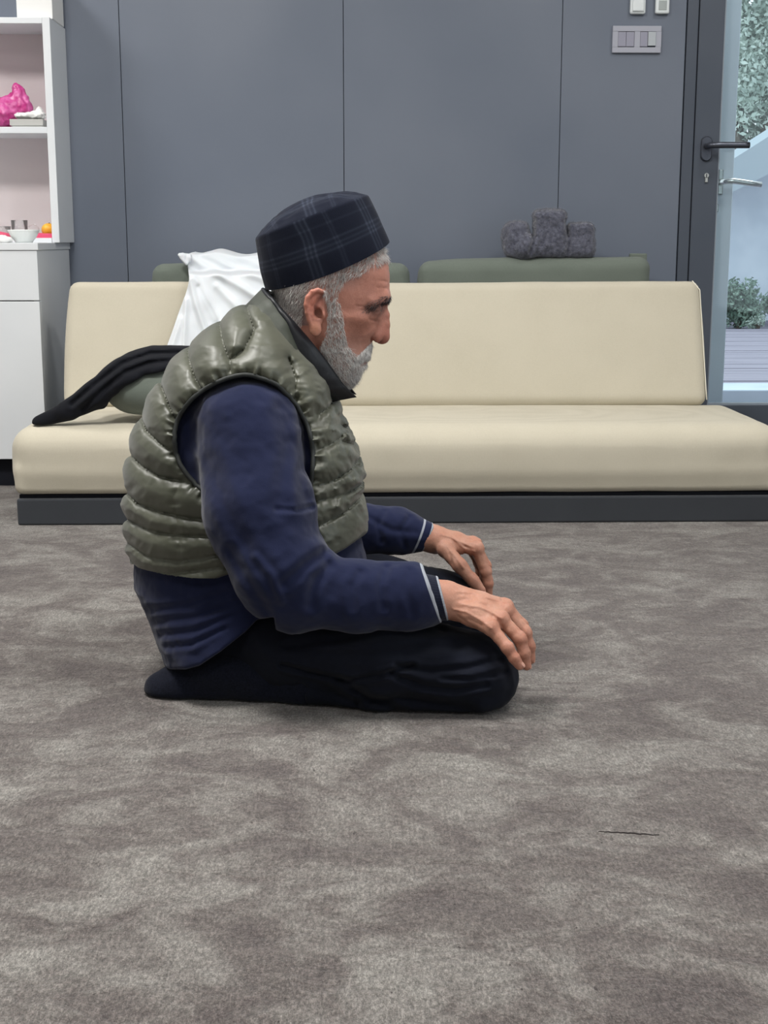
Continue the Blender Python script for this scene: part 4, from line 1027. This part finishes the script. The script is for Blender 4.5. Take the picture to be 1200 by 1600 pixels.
# ---- cap -----------------------------------------------------------
capm = M('plaid_cap_material', (30, 36, 52), .95, .12, sheen=.04); capm.l(capm.attr('tint'), capm.b.inputs['Base Color']); capm.bump(capm.noise(900, 2, capm.pos()), .35, .0008)
ce1 = np.array([.937, -.35]); ce2 = np.array([-.35, -.937]); cc0 = np.array([511.5, 415.0])
NA, NR = 560, 210
A_ = np.linspace(0, 2*math.pi, NA, endpoint=False)
prof = []   # (u height px, front half length, back half length, half width, centre)
def cap_pt(t):
    # t 0..1 band, 1..2 crown
    if t <= 1:
        u = 77.5*t; f_ = 104 + (97.5-104)*t + 1.2*math.sin(math.pi*t); b_ = 103.5 + (89.5-103.5)*t + 2.5*math.sin(math.pi*t); w_ = 81 + (77-81)*t + 2*math.sin(math.pi*t)
        return u, f_, b_, w_
    s = t-1; k = math.sqrt(max(0, 1-s*s)); k = (1-s**2.2)
    return 77.5+2*min(1, s*8) + 22.5*(1-(1-s)**2.0), 97.5*(1-s)**.92, 89.5*(1-s)**.92, 77*(1-s)**.92
ts = np.concatenate([np.linspace(0, 1, 150), np.linspace(1.008, 1.995, 90)])
V = []; C = []
dark = np.array(lin((23, 27, 40))[:3]); lite = np.array(lin((84, 92, 110))[:3]); mid = np.array(lin((35, 40, 52))[:3])
def stripes(v, per, offs, wd):
    r = np.zeros_like(v)
    for o, a in offs: r = np.maximum(r, a*np.exp(-(((v-o+per/2) % per-per/2)/wd)**2))
    return r
rng = np.random.RandomState(3)
for t in ts:
    u, f_, b_, w_ = cap_pt(t)
    ca, sa = np.cos(A_), np.sin(A_)
    L = np.where(ca > 0, f_, b_)
    n = 2.25 if t <= 1 else 2.25
    rr = (np.abs(ca)**n + np.abs(sa)**n)**(-1/n)
    e1 = L*ca*rr; wv = w_*sa*rr
    bow = -13*np.abs(sa)**1.5*np.clip(1-t, 0, 1)**1.0
    wr = np.zeros(NA)
    rn = noise3(np.stack([ca*3.2, sa*3.2, np.full(NA, t*3.0)], 1).astype(np.float32)); rn2 = noise3(np.stack([ca*7, sa*7, np.full(NA, t*9.0)], 1).astype(np.float32))
    if t > 1.0:
        s = t-1; side_sag = 10*np.abs(sa)**2*math.sin(min(1, s*1.6)*math.pi*.5)
        uu = u + 2.4*rn*min(1, s*6)*(1-s) + 1.4*rn2*min(1, s*6)*(1-s) - 1.2*math.exp(-((s-.10)/.045)**2) - 1.5*math.exp(-((s-.45)/.10)**2)*np.abs(sa)
        uu = uu + 5*np.exp(-((e1-15)/60)**2)*(1-(1-s)**2)
    else: uu = u + 0*ca
    puff = 1 + .010*rn*math.sin(math.pi*min(1, t)) + .004*math.exp(-((t-1.0)/.03)**2)
    px = cc0[0] + ce1[0]*e1*puff + ce2[0]*(uu+bow); py = cc0[1] + ce1[1]*e1*puff + ce2[1]*(uu+bow); wq = wv*puff
    V.append(np.stack([_o[0]+(px-500)/HS, YM+wq/HS, _o[2]-(py-450)/HS], 1))
    arc = A_*92 if t <= 1 else None
    if t <= 1: su, sv_ = A_*90, np.full(NA, u)
    else: su, sv_ = e1+20, wv
    a_ = stripes(su+3*rn, 96, [(20, 1), (27, .7), (34, 1), (62, .45), (66, .45)], 1.6); b2 = stripes(sv_+6, 78, [(34, .8), (40, .6), (47, .8), (68, .35)], 1.6)
    wide = stripes(su, 96, [(27, 1)], 12)*.5 + stripes(sv_+6, 78, [(40, 1)], 11)*.5
    m = np.clip(.55*a_ + .5*b2 + .9*a_*b2, 0, 1)
    c = dark + (mid-dark)*wide[:, None]*.8; c = c + (lite-c)*(m[:, None]*.34); C.append(c*(.92+.16*rng.rand(NA, 1)))
V = np.array(V)
for _ in range(26): V[138:164] = .25*V[137:163]+.5*V[138:164]+.25*V[139:165]
V = V.reshape(-1, 3); C = np.concatenate(C); R_ = len(ts)
Q = np.array([(i*NA+k, i*NA+(k+1) % NA, (i+1)*NA+(k+1) % NA, (i+1)*NA+k) for i in range(R_-1) for k in range(NA)])
cap = link_mesh('cap', V, Q, capm, man, cols=C)
so = cap.modifiers.new('solid', 'SOLIDIFY'); so.thickness = .003; so.offset = -1
# ---- clothes --------------------------------------------------------
def uv_px(p, fold=True):
    """where a point of the near half stands against the traced seams (far half mirrored)"""
    Y = YM-np.abs(p[:, 1]-YM) if fold else p[:, 1]
    v = np.stack([p[:, 0], Y, p[:, 2]-CAM_H], 1); c = v@_fw.astype(np.float32)
    return 600+F_PX*(v@_rt.astype(np.float32))/c, 800-F_PX*(v@_up.astype(np.float32))/c
def inside(px, py, poly):
    r = np.zeros(len(px), bool); n = len(poly); j = n-1
    for i in range(n):
        xi, yi = poly[i]; xj, yj = poly[j]; r ^= ((yi > py) != (yj > py)) & (px < (xj-xi)*(py-yi)/(yj-yi+1e-9)+xi); j = i
    return r
S_UP = [[(384, 478), (397, 514), (382, 545), (359, 563)], [(341, 496), (348, 535), (359, 563), (360, 580)], [(292, 531), (295, 560), (304, 588), (318, 612)],
        [(246, 572), (252, 602), (264, 633), (276, 660)], [(214, 636), (229, 672), (250, 693), (282, 712)],
        [(192, 700), (222, 728), (250, 745), (285, 752), (310, 757)], [(186, 757), (215, 787), (250, 800), (285, 808), (350, 817)],
        [(188, 806), (232, 829), (267, 836), (320, 838), (380, 838)], [(196, 846), (232, 871), (278, 878), (320, 871), (380, 862)], [(200, 870), (215, 890), (267, 897), (320, 890), (390, 878)],
        [(451, 560), (462, 592), (460, 620), (470, 640)], [(482, 652), (495, 650), (512, 638), (524, 622)], [(486, 704), (500, 702), (518, 694), (534, 682)],
        [(484, 762), (520, 752), (546, 736), (574, 704)], [(480, 786), (512, 780), (540, 772), (578, 750)], [(486, 828), (514, 814), (540, 800), (580, 762)],
        [(533, 664), (552, 674), (575, 700)], [(536, 690), (556, 696), (580, 730)]]
S_V = [[(288, 742), (271, 777), (276, 812), (281, 857), (280, 915)], [(520, 632), (531, 664), (535, 690), (543, 712), (560, 740), (574, 762), (579, 800)]]
HOLE = [(386, 584), (355, 590), (325, 604), (300, 622), (282, 645), (273, 670), (272, 695), (280, 725), (297, 748), (325, 775), (400, 805), (481, 780), (488, 742), (490, 707), (483, 670), (462, 630), (430, 598)]
HEM = [(180, 905), (205, 920), (250, 925), (302, 916), (370, 893), (440, 882), (505, 876), (540, 857), (575, 832), (600, 815)]
PXM = 1/1010.0
def vest_base(p, hole=True):
    T = _torso; z = p[:, 2]
    xb = np.interp(z, T['z'], T['b']); xf = np.interp(z, T['z'], T['f']); hw = np.interp(z, T['z'], T['w'])
    u, v = uv_px(p)
    best = np.full(len(p), 1e9, np.float32); arc = np.zeros(len(p), np.float32)
    for k, l in enumerate(S_UP):
        e, a = poly2(u, v, l); m = e < best; best[m] = e[m]; arc[m] = (a+k*37)[m]
    bv = np.full(len(p), 1e9, np.float32)
    for l in S_V: bv = np.minimum(bv, poly2(u, v, l)[0])
    hol, ha = poly2(u, v, HOLE+[HOLE[0]])
    pil = np.sqrt(np.clip(1-np.clip(1-best/31, 0, 1)**2, 0, 1)+.0004)
    pv = 1-np.clip(1-bv/11, 0, 1)**2
    ph = 1-np.clip(1-hol/22, 0, 1)**2
    amp = .0150
    dip = amp*(1-pil*(.55+.45*ph)*(.8+.2*pv))
    # puckers gathered at the stitching, running across it
    n1 = noise3(np.stack([arc*.10, p[:, 1]*26, best*.020], 1)); n2 = noise3(np.stack([arc*.24+5, p[:, 1]*40, best*.04], 1))
    fr_ = .5+1.0*np.clip((u-440)/60, 0, 1); pk = (.0028*n1+.0014*n2)*fr_*np.exp(-(best/19)**2)*(1-np.exp(-(best/2.5)**2))
    n3 = noise3(np.stack([ha*.21, p[:, 1]*20, hol*.02], 1)); pk = pk + .0048*n3*np.exp(-(hol/15)**2)
    n4 = noise3(np.stack([v*.16, p[:, 1]*15, u*.03], 1)); pk = pk + .0018*n4*np.exp(-(bv/12)**2)
    frontness = np.clip((u-470)/30, 0, 1)
    cr = fbm(np.stack([u*.045+v*.03, v*.075-u*.02, p[:, 1]*18], 1), 3); pk = pk + (.0006+.0012*frontness)*cr
    pk = pk - .0020*(1-np.abs(fbm(np.stack([u*.03, v*.05, p[:, 1]*12], 1)+9, 2)))*frontness
    d = slab(p, xb, xf, hw, -1, T['z'][-1]-.002, 2.35) + dip*(1-.35*np.clip((v-800)/60, 0, 1)) + pk
    hy = np.interp(u, [a for a, b in HEM], [b for a, b in HEM]); d = smax(d, (v-hy)*PXM, .008)
    return d, u, v, hol
def vest_sdf(p):
    d, u, v, hol = vest_base(p)
    s = np.where(inside(u, v, HOLE), -hol, hol)*PXM*.95     # signed distance to the armhole outline
    hole = np.maximum(s, .095-np.abs(p[:, 1]-YM))
    return smax(d, -hole, .004)
vestm = M('quilted_nylon_material', (72, 74, 60), .47, .6)
vestm.color(vestm.ramp(vestm.noise(7, 3, vestm.pos()), [(.3, (64, 67, 54)), (.7, (78, 80, 65))]))
vestm.b.inputs['Sheen Weight'].default_value = .15; vestm.b.inputs['Coat Weight'].default_value = .16; vestm.b.inputs['Coat Roughness'].default_value = .46
vestm.bump(vestm.noise(120, 4, vestm.pos((1, 1, 1.6)), .65, 1.0), .12, .0012); vestm.bump(vestm.noise(2200, 1, vestm.pos()), .12, .0003)
vV, vQ = sdf_mesh(vest_sdf, (-.40, 1.93, .20), (.09, 2.45, .68), .0022, slack=1.5, pad=.010)
vest = link_mesh('quilted_vest', vV, vQ, vestm, man)
# edging of the armholes
darkb = M('dark_binding_material', (44, 47, 46), .6, .4); darkb.bump(darkb.noise(900, 1, darkb.pos()), .3, .0004)
bp = []
HC = HOLE+[HOLE[0]]; seg_ = []
for (a, b) in zip(HC[:-1], HC[1:]):
    nn = max(2, int(math.hypot(b[0]-a[0], b[1]-a[1])/6))
    for k in range(nn): seg_.append((a[0]+(b[0]-a[0])*k/nn, a[1]+(b[1]-a[1])*k/nn))
seg_ = np.array(seg_); 
for _ in range(3): seg_ = .25*np.roll(seg_, 1, 0)+.5*seg_+.25*np.roll(seg_, -1, 0)
Ys = np.arange(1.93, 2.15, .002)
for (a, b) in seg_:
    pts = np.array([PY(a, b, Y) for Y in Ys], np.float32); dd = vest_base(pts)[0]; k = np.argmax(dd < 0.0015) if (dd < .0015).any() else 50
    bp.append(pts[k])
bp = np.array(bp); 
for _ in range(3): bp[:, 1] = .25*np.roll(bp[:, 1], 1)+.5*bp[:, 1]+.25*np.roll(bp[:, 1], -1)
for sg in (1, -1):
    q_ = bp.copy(); 
    if sg < 0: q_[:, 1] = 2*YM-q_[:, 1]
    tv, tf = tube(q_, .0036, 10, closed=True); link_mesh('armhole_edging', tv, tf, darkb, vest)
# collar: olive outside with a dark lining turned over it
def crom(pts, n):
    P = np.array(pts, float); t = np.linspace(0, len(P)-1, n); out = []
    for q in t:
        i = min(int(q), len(P)-2); f = q-i; p0 = P[max(i-1, 0)]; p1 = P[i]; p2 = P[i+1]; p3 = P[min(i+2, len(P)-1)]
        out.append(.5*((2*p1)+(-p0+p2)*f+(2*p0-5*p1+4*p2-p3)*f*f+(-p0+3*p1-3*p2+p3)*f**3))
    return np.array(out)
c_top = [(411, 452), (424, 466), (438, 483), (457, 503), (485, 535), (508, 563), (532, 596), (545, 609), (556, 619)]
c_mid = [(410.5, 453), (423, 468), (436, 487), (450, 510), (465, 551), (475, 582), (488, 606), (499, 621), (512, 627)]
c_low = [(384, 480), (386, 500), (394, 517), (412, 534), (434, 552), (450, 576), (464, 600), (480, 620), (504, 640)]
w_top = [0, .044, .060, .068, .070, .064, .050, .036, .018]; w_mid = [0, .046, .064, .074, .080, .076, .064, .050, .030]; w_low = [0, .062, .088, .104, .110, .104, .092, .070, .036]
def p3(pts, ws): return np.array([PY(a, b, YM-c) for (a, b), c in zip(pts, ws)])
NC = 90
T_, Mi, Lo = crom(p3(c_top, w_top), NC), crom(p3(c_mid, w_mid), NC), crom(p3(c_low, w_low), NC)
def ribbon(A, B, nv, bulge, wr):
    rows = []
    for i in range(len(A)):
        r = []
        for j in range(nv):
            s = j/(nv-1); c = A[i]*(1-s)+B[i]*s
            out = np.array([-.35 if i < 12 else 0, -1, .25]); out /= np.linalg.norm(out)
            n_ = float(noise3(np.array([[i*.07, s*4.0, 1.3]], np.float32))[0]); n2 = float(noise3(np.array([[i*.19, s*2.2+i*.05, 7.7]], np.float32))[0])
            c = c + out*(bulge*math.sin(math.pi*s)**.7*min(1, i/8+.2) + wr*n_ + wr*.6*n2)*min(1, i/4+.1); r.append(c)
        rows.append(r)
    return np.array(rows)
def both(rows):
    far = rows.copy(); far[:, :, 1] = 2*YM-far[:, :, 1]
    allr = np.concatenate([far[::-1], rows[1:]]); n, m = allr.shape[:2]
    return allr.reshape(-1, 3), np.array([(i*m+j, (i+1)*m+j, (i+1)*m+j+1, i*m+j+1) for i in range(n-1) for j in range(m-1)])
V, Q = both(ribbon(Mi-(Mi-T_)*.10, Lo, 18, .007, .0030)); collm = M('dark_olive_collar_material', (62, 66, 58), .55, .4); collm.bump(collm.noise(140, 3, collm.pos()), .25, .0015); col_o = link_mesh('collar', V, Q, collm, vest)
so = col_o.modifiers.new('s', 'SOLIDIFY'); so.thickness = .005; so.offset = 0
liningm = M('black_lining_material', (24, 26, 31), .45, .45); liningm.bump(liningm.noise(120, 2, liningm.pos()), .3, .0015)
V, Q = both(ribbon(T_, Mi, 14, .004, .0016)); lin_o = link_mesh('collar_lining', V, Q, liningm, vest)
so = lin_o.modifiers.new('s', 'SOLIDIFY'); so.thickness = .006; so.offset = 0
# zip
zipm = M('zip_material', (150, 150, 140), .4, .5, metal=.3)
zp = [PY(a, b, YM-.002) for a, b in [(511, 628), (518, 636), (524, 646), (529, 656)]]
tv, tf = tube(crom(zp, 12), .0035, 8); link_mesh('zip', tv, tf, zipm, vest)
tg = [PY(287, 750, 2.00), PY(291, 753, 1.995)]; tv, tf = tube([tg[0], (tg[0]+tg[1])/2, tg[1]], .0012, 6); 

# sweater ---------------------------------------------------------------
ncut, nn_ = PY(679, 937, 1.975), np.array([.946, 0, .324], np.float32)
fcut, fn_ = PY(671, 838, 2.40), np.array([.935, 0, -.355], np.float32)
RID = [([(504, 866), (476, 884), (446, 912)], 9, .0040), ([(512, 884), (494, 905), (486, 945)], 9, .0032), ([(562, 896), (550, 915), (552, 950)], 7, .0025), ([(604, 890), (594, 915), (600, 950)], 7, .0022), ([(640, 892), (634, 920), (646, 960)], 6, .0016),
       ([(488, 792), (462, 798), (432, 796)], 4, .0018), ([(330, 720), (352, 790), (382, 850)], 13, .0025), ([(440, 640), (450, 700), (436, 790)], 14, .0030), ([(478, 690), (470, 750), (478, 790)], 10, .0026), ([(400, 870), (425, 900), (440, 940)], 6, -.0025), ([(360, 860), (385, 905), (420, 955)], 8, .003)]
HRID = [[(228, 943), (290, 936), (352, 914), (372, 905)], [(238, 962), (300, 955), (365, 932)], [(246, 982), (305, 975), (378, 948)], [(256, 1002), (300, 997), (360, 972)], [(264, 1020), (300, 1016), (345, 992)]]
HGR = [[(230, 953), (295, 946), (360, 924)], [(242, 972), (300, 966), (372, 940)], [(252, 992), (302, 987), (368, 960)], [(260, 1011), (300, 1007), (352, 982)]]
def sweater_sdf(p):
    T = _sw; z = p[:, 2]
    xb = np.interp(z, T['z'], T['b']); xf = np.interp(z, T['z'], T['f']); hw = np.interp(z, T['z'], T['w'])
    d = slab(p, xb, xf, hw, T['z'][0], T['z'][-1]-.01, 2.4)
    u, v = uv_px(p, False)
    low = p[:, 2].min() < .30 and p[:, 0].min() < -.10
    for l in (HRID if low else []): e, _ = poly2(u, v, l); d = d - .0017*np.exp(-(e/5)**2)*(1+.8*noise3(p*22))
    for l in (HGR if low else []): e, _ = poly2(u, v, l); d = d + .0018*np.exp(-(e/4.5)**2)*(1+.8*noise3(p*19))
    pn = p.copy(); pn[:, 1] = (p[:, 1]-1.975)*1.06+1.975
    a = chain(pn, arm, sl_r, .03); a = smax(a, (p-ncut.astype(np.float32))@nn_, .003)
    b = chain(p, farm, fsl_r, .03); b = smax(b, (p-fcut.astype(np.float32))@fn_, .003)
    d = smin(d, a, .012); d = smin(d, b, .012)
    near = (p[:, 1] < 2.06)
    for l, w_, am in (RID if near.any() else []): e, _ = poly2(u, v, l); d = d + am*np.exp(-(e/w_)**2)*near - am*.6*np.exp(-((e-1.7*w_)/w_)**2)*near
    far = (p[:, 1] > 2.3)
    for l in () if not far.any() else ([(600, 800), (590, 822), (596, 846)], [(640, 808), (625, 830), (632, 852)], [(575, 808), (610, 828), (650, 832)]): e, _ = poly2(u, v, l); d = d + .0035*np.exp(-(e/5)**2)*far
    d = d + .0022*fbm(p*np.array([20, 20, 24], np.float32), 3) + .0007*fbm(p*70, 2)
    hy = np.interp(u, [200, 270, 290, 312, 345, 385, 402, 430, 440, 1200], [1050, 1046, 1046, 1040, 1018, 986, 968, 964, 1300, 1300])
    hb_ = (v-hy)*.00105; d = np.where(u < 438, smax(d, hb_, .005), d)
    return smax(d, .03-p[:, 2], .01)
swm = M('navy_wool_material', (30, 36, 66), .95, .12, sheen=.16); swm.b.inputs['Sheen Roughness'].default_value = .5
cs = swm.n('ShaderNodeSeparateColor'); swm.l(swm.attr('cuff_distance'), cs.inputs[0])
def band(ch, lo_, hi_): return swm.math('MULTIPLY', swm.math('GREATER_THAN', cs.outputs[ch], lo_), swm.math('LESS_THAN', cs.outputs[ch], hi_))
stripe = swm.math('MAXIMUM', swm.math('MAXIMUM', band(0, .0970, .2), band(1, .0962, .2)), band(1, .0808, .0846))
knit = swm.n('ShaderNodeTexWave'); knit.inputs['Scale'].default_value = 260; knit.inputs['Distortion'].default_value = 2.5; knit.inputs['Detail'].default_value = 2; swm.l(swm.pos(), knit.inputs['Vector'])
swm.color(swm.mix(stripe, swm.mix(swm.math('MULTIPLY', swm.noise(9, 3, swm.pos()), .5), swm.attr('tint'), (21, 26, 47)), (158, 163, 172))); swm.bump(knit.outputs['Fac'], .05, .0005); swm.bump(swm.noise(700, 2, swm.pos()), .25, .0008)
sV, sQ = sdf_mesh(sweater_sdf, (-.36, 1.86, .03), (.20, 2.53, .62), .0026, slack=1.6, pad=.008)
sc = np.tile(np.array(lin((31, 37, 66))[:3]), (len(sV), 1))
na = (sV-ncut)@nn_; nearm = (sV[:, 1] < 2.07) & (sV[:, 0] > .05); grey = np.array(lin((168, 172, 180))[:3])
fa = (sV-fcut)@fn_; farmk = (sV[:, 1] > 2.3) & (sV[:, 0] > .05)
def cuff_attr(o, a, b):
    at = o.data.color_attributes.new('cuff_distance', 'FLOAT_COLOR', 'POINT'); c = np.zeros((len(a), 4), np.float32); c[:, 0] = a; c[:, 1] = b; at.data.foreach_set('color', c.ravel())
sweater = link_mesh('sweater', sV, sQ, swm, man, cols=sc)
cuff_attr(sweater, np.where(nearm, na, -1)+.1, np.where(farmk, fa, -1)+.1)
# inner cuff of the near sleeve
def cuff(p):
    d = chain(p, [arm[5], arm[6]+np.array([.01, 0, -.001])], [.0375, .0315], .01)
    d = smax(d, (p-ncut.astype(np.float32)-np.array([.0145, 0, -.003], np.float32))@np.array([.97, 0, .243], np.float32), .002); d = smax(d, -((p-ncut.astype(np.float32))@nn_+.02), .002)
    ang = np.arctan2(p[:, 1]-arm[6][1], p[:, 2]-arm[6][2]); return d + .0004*np.sin(ang*60)
V, Q = sdf_mesh(cuff, (.05, 1.9, .08), (.20, 2.06, .24), .0016)
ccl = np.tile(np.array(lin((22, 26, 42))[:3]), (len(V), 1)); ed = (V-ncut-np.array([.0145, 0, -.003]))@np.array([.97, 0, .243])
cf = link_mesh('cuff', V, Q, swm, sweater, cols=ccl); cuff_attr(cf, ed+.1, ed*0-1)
# trousers -----------------------------------------------------------
TG = [([(440, 1040), (480, 1050), (545, 1064), (600, 1054), (645, 1040)], 4, .005), ([(531, 1062), (577, 1092), (633, 1114)], 6, .004), ([(611, 1053), (660, 1072), (710, 1078), (760, 1070)], 5, .005), ([(622, 1041), (673, 1049), (730, 1044), (781, 1030)], 5, .004),
      ([(446, 1010), (577, 994), (690, 986)], 6, .003), ([(560, 1100), (620, 1090), (690, 1100), (740, 1108)], 6, .0035), ([(500, 1020), (570, 1026), (650, 1014), (720, 1010)], 7, .003), ([(690, 1060), (740, 1062), (790, 1050)], 4, .003), ([(470, 1075), (520, 1085), (560, 1100)], 5, .003)]
cutx = PY(477, 1080, 1.99)
def trousers_sdf(p):
    pm = p.copy(); pm[:, 1] = YM-np.abs(p[:, 1]-YM)
    pt_ = pm.copy(); pt_[:, 1] = (pm[:, 1]-2.01)*.88+2.01
    d = chain(pt_, leg_t, [r+.001 for r in leg_tr], .03)
    c = chain(pt_, leg_c, [.062, .047, .040, .038], .02)
    c = smax(c, cutx[0]-p[:, 0] + .0*p[:, 2], .003)
    d = smin(d, c, .006)
    h = ell(p, PY(350, 965, YM), (.115, .155, .070)); d = smin(d, h, .03)
    d = smin(d, cone(p, PY(450, 960, YM), PY(540, 965, YM), .06, .04), .06)
    u, v = uv_px(p)
    for l, w_, am in TG: e, _ = poly2(u, v, l); d = d + am*np.exp(-(e/w_)**2) - am*.45*np.exp(-((e-2.0*w_)/w_)**2)
    # keep clear of the socks behind the trouser hem
    sk = np.maximum(cutx[0]-.002-p[:, 0], .0); 
    d = d + .0025*fbm(p*np.array([16, 16, 26], np.float32), 3) + .0008*fbm(p*60, 2)
    return smax(d, .0012-p[:, 2], .012)
trm = M('black_cotton_material', (20, 23, 31), .95, .12, sheen=.05); trm.color(trm.ramp(trm.noise(12, 3, trm.pos()), [(.3, (18, 21, 30)), (.7, (25, 28, 39))])); trm.bump(trm.noise(900, 2, trm.pos()), .3, .0007)
V, Q = sdf_mesh(trousers_sdf, (-.33, 1.86, -.01), (.31, 2.53, .26), .003, slack=1.6, pad=.008)
link_mesh('trousers', V, Q, trm, man)
def sock_sdf(p):
    pm = p.copy(); pm[:, 1] = YM-np.abs(p[:, 1]-YM)
    f_ = [leg_c[1]] + leg_c[2:] + foot[1:]; r_ = [.034, .0385, .041, .040, .033, .027][:len(f_)]
    d = chain(pm, f_, (r_+[.024]*9)[:len(f_)], .02)
    d = smin(d, ell(pm, PY(375, 1048, 2.045), (.075, .040, .030)), .02)
    return smax(d + .0012*fbm(p*30, 2), .0012-p[:, 2], .008)
sockm = M('black_sock_material', (25, 28, 39), .95, .1, sheen=.08); sockm.bump(sockm.noise(800, 2, sockm.pos()), .4, .0009); sockm.color(sockm.ramp(sockm.noise(300, 2, sockm.pos()), [(.3, (17, 20, 30)), (.75, (26, 29, 42))]))
for nm, lo, hi in (('sock', 1.9, 2.185), ('sock', 2.195, 2.5)):
    V, Q = sdf_mesh(sock_sdf, (-.36, lo, -.01), (.06, hi, .13), .003)
    link_mesh(nm, V, Q, sockm, man)
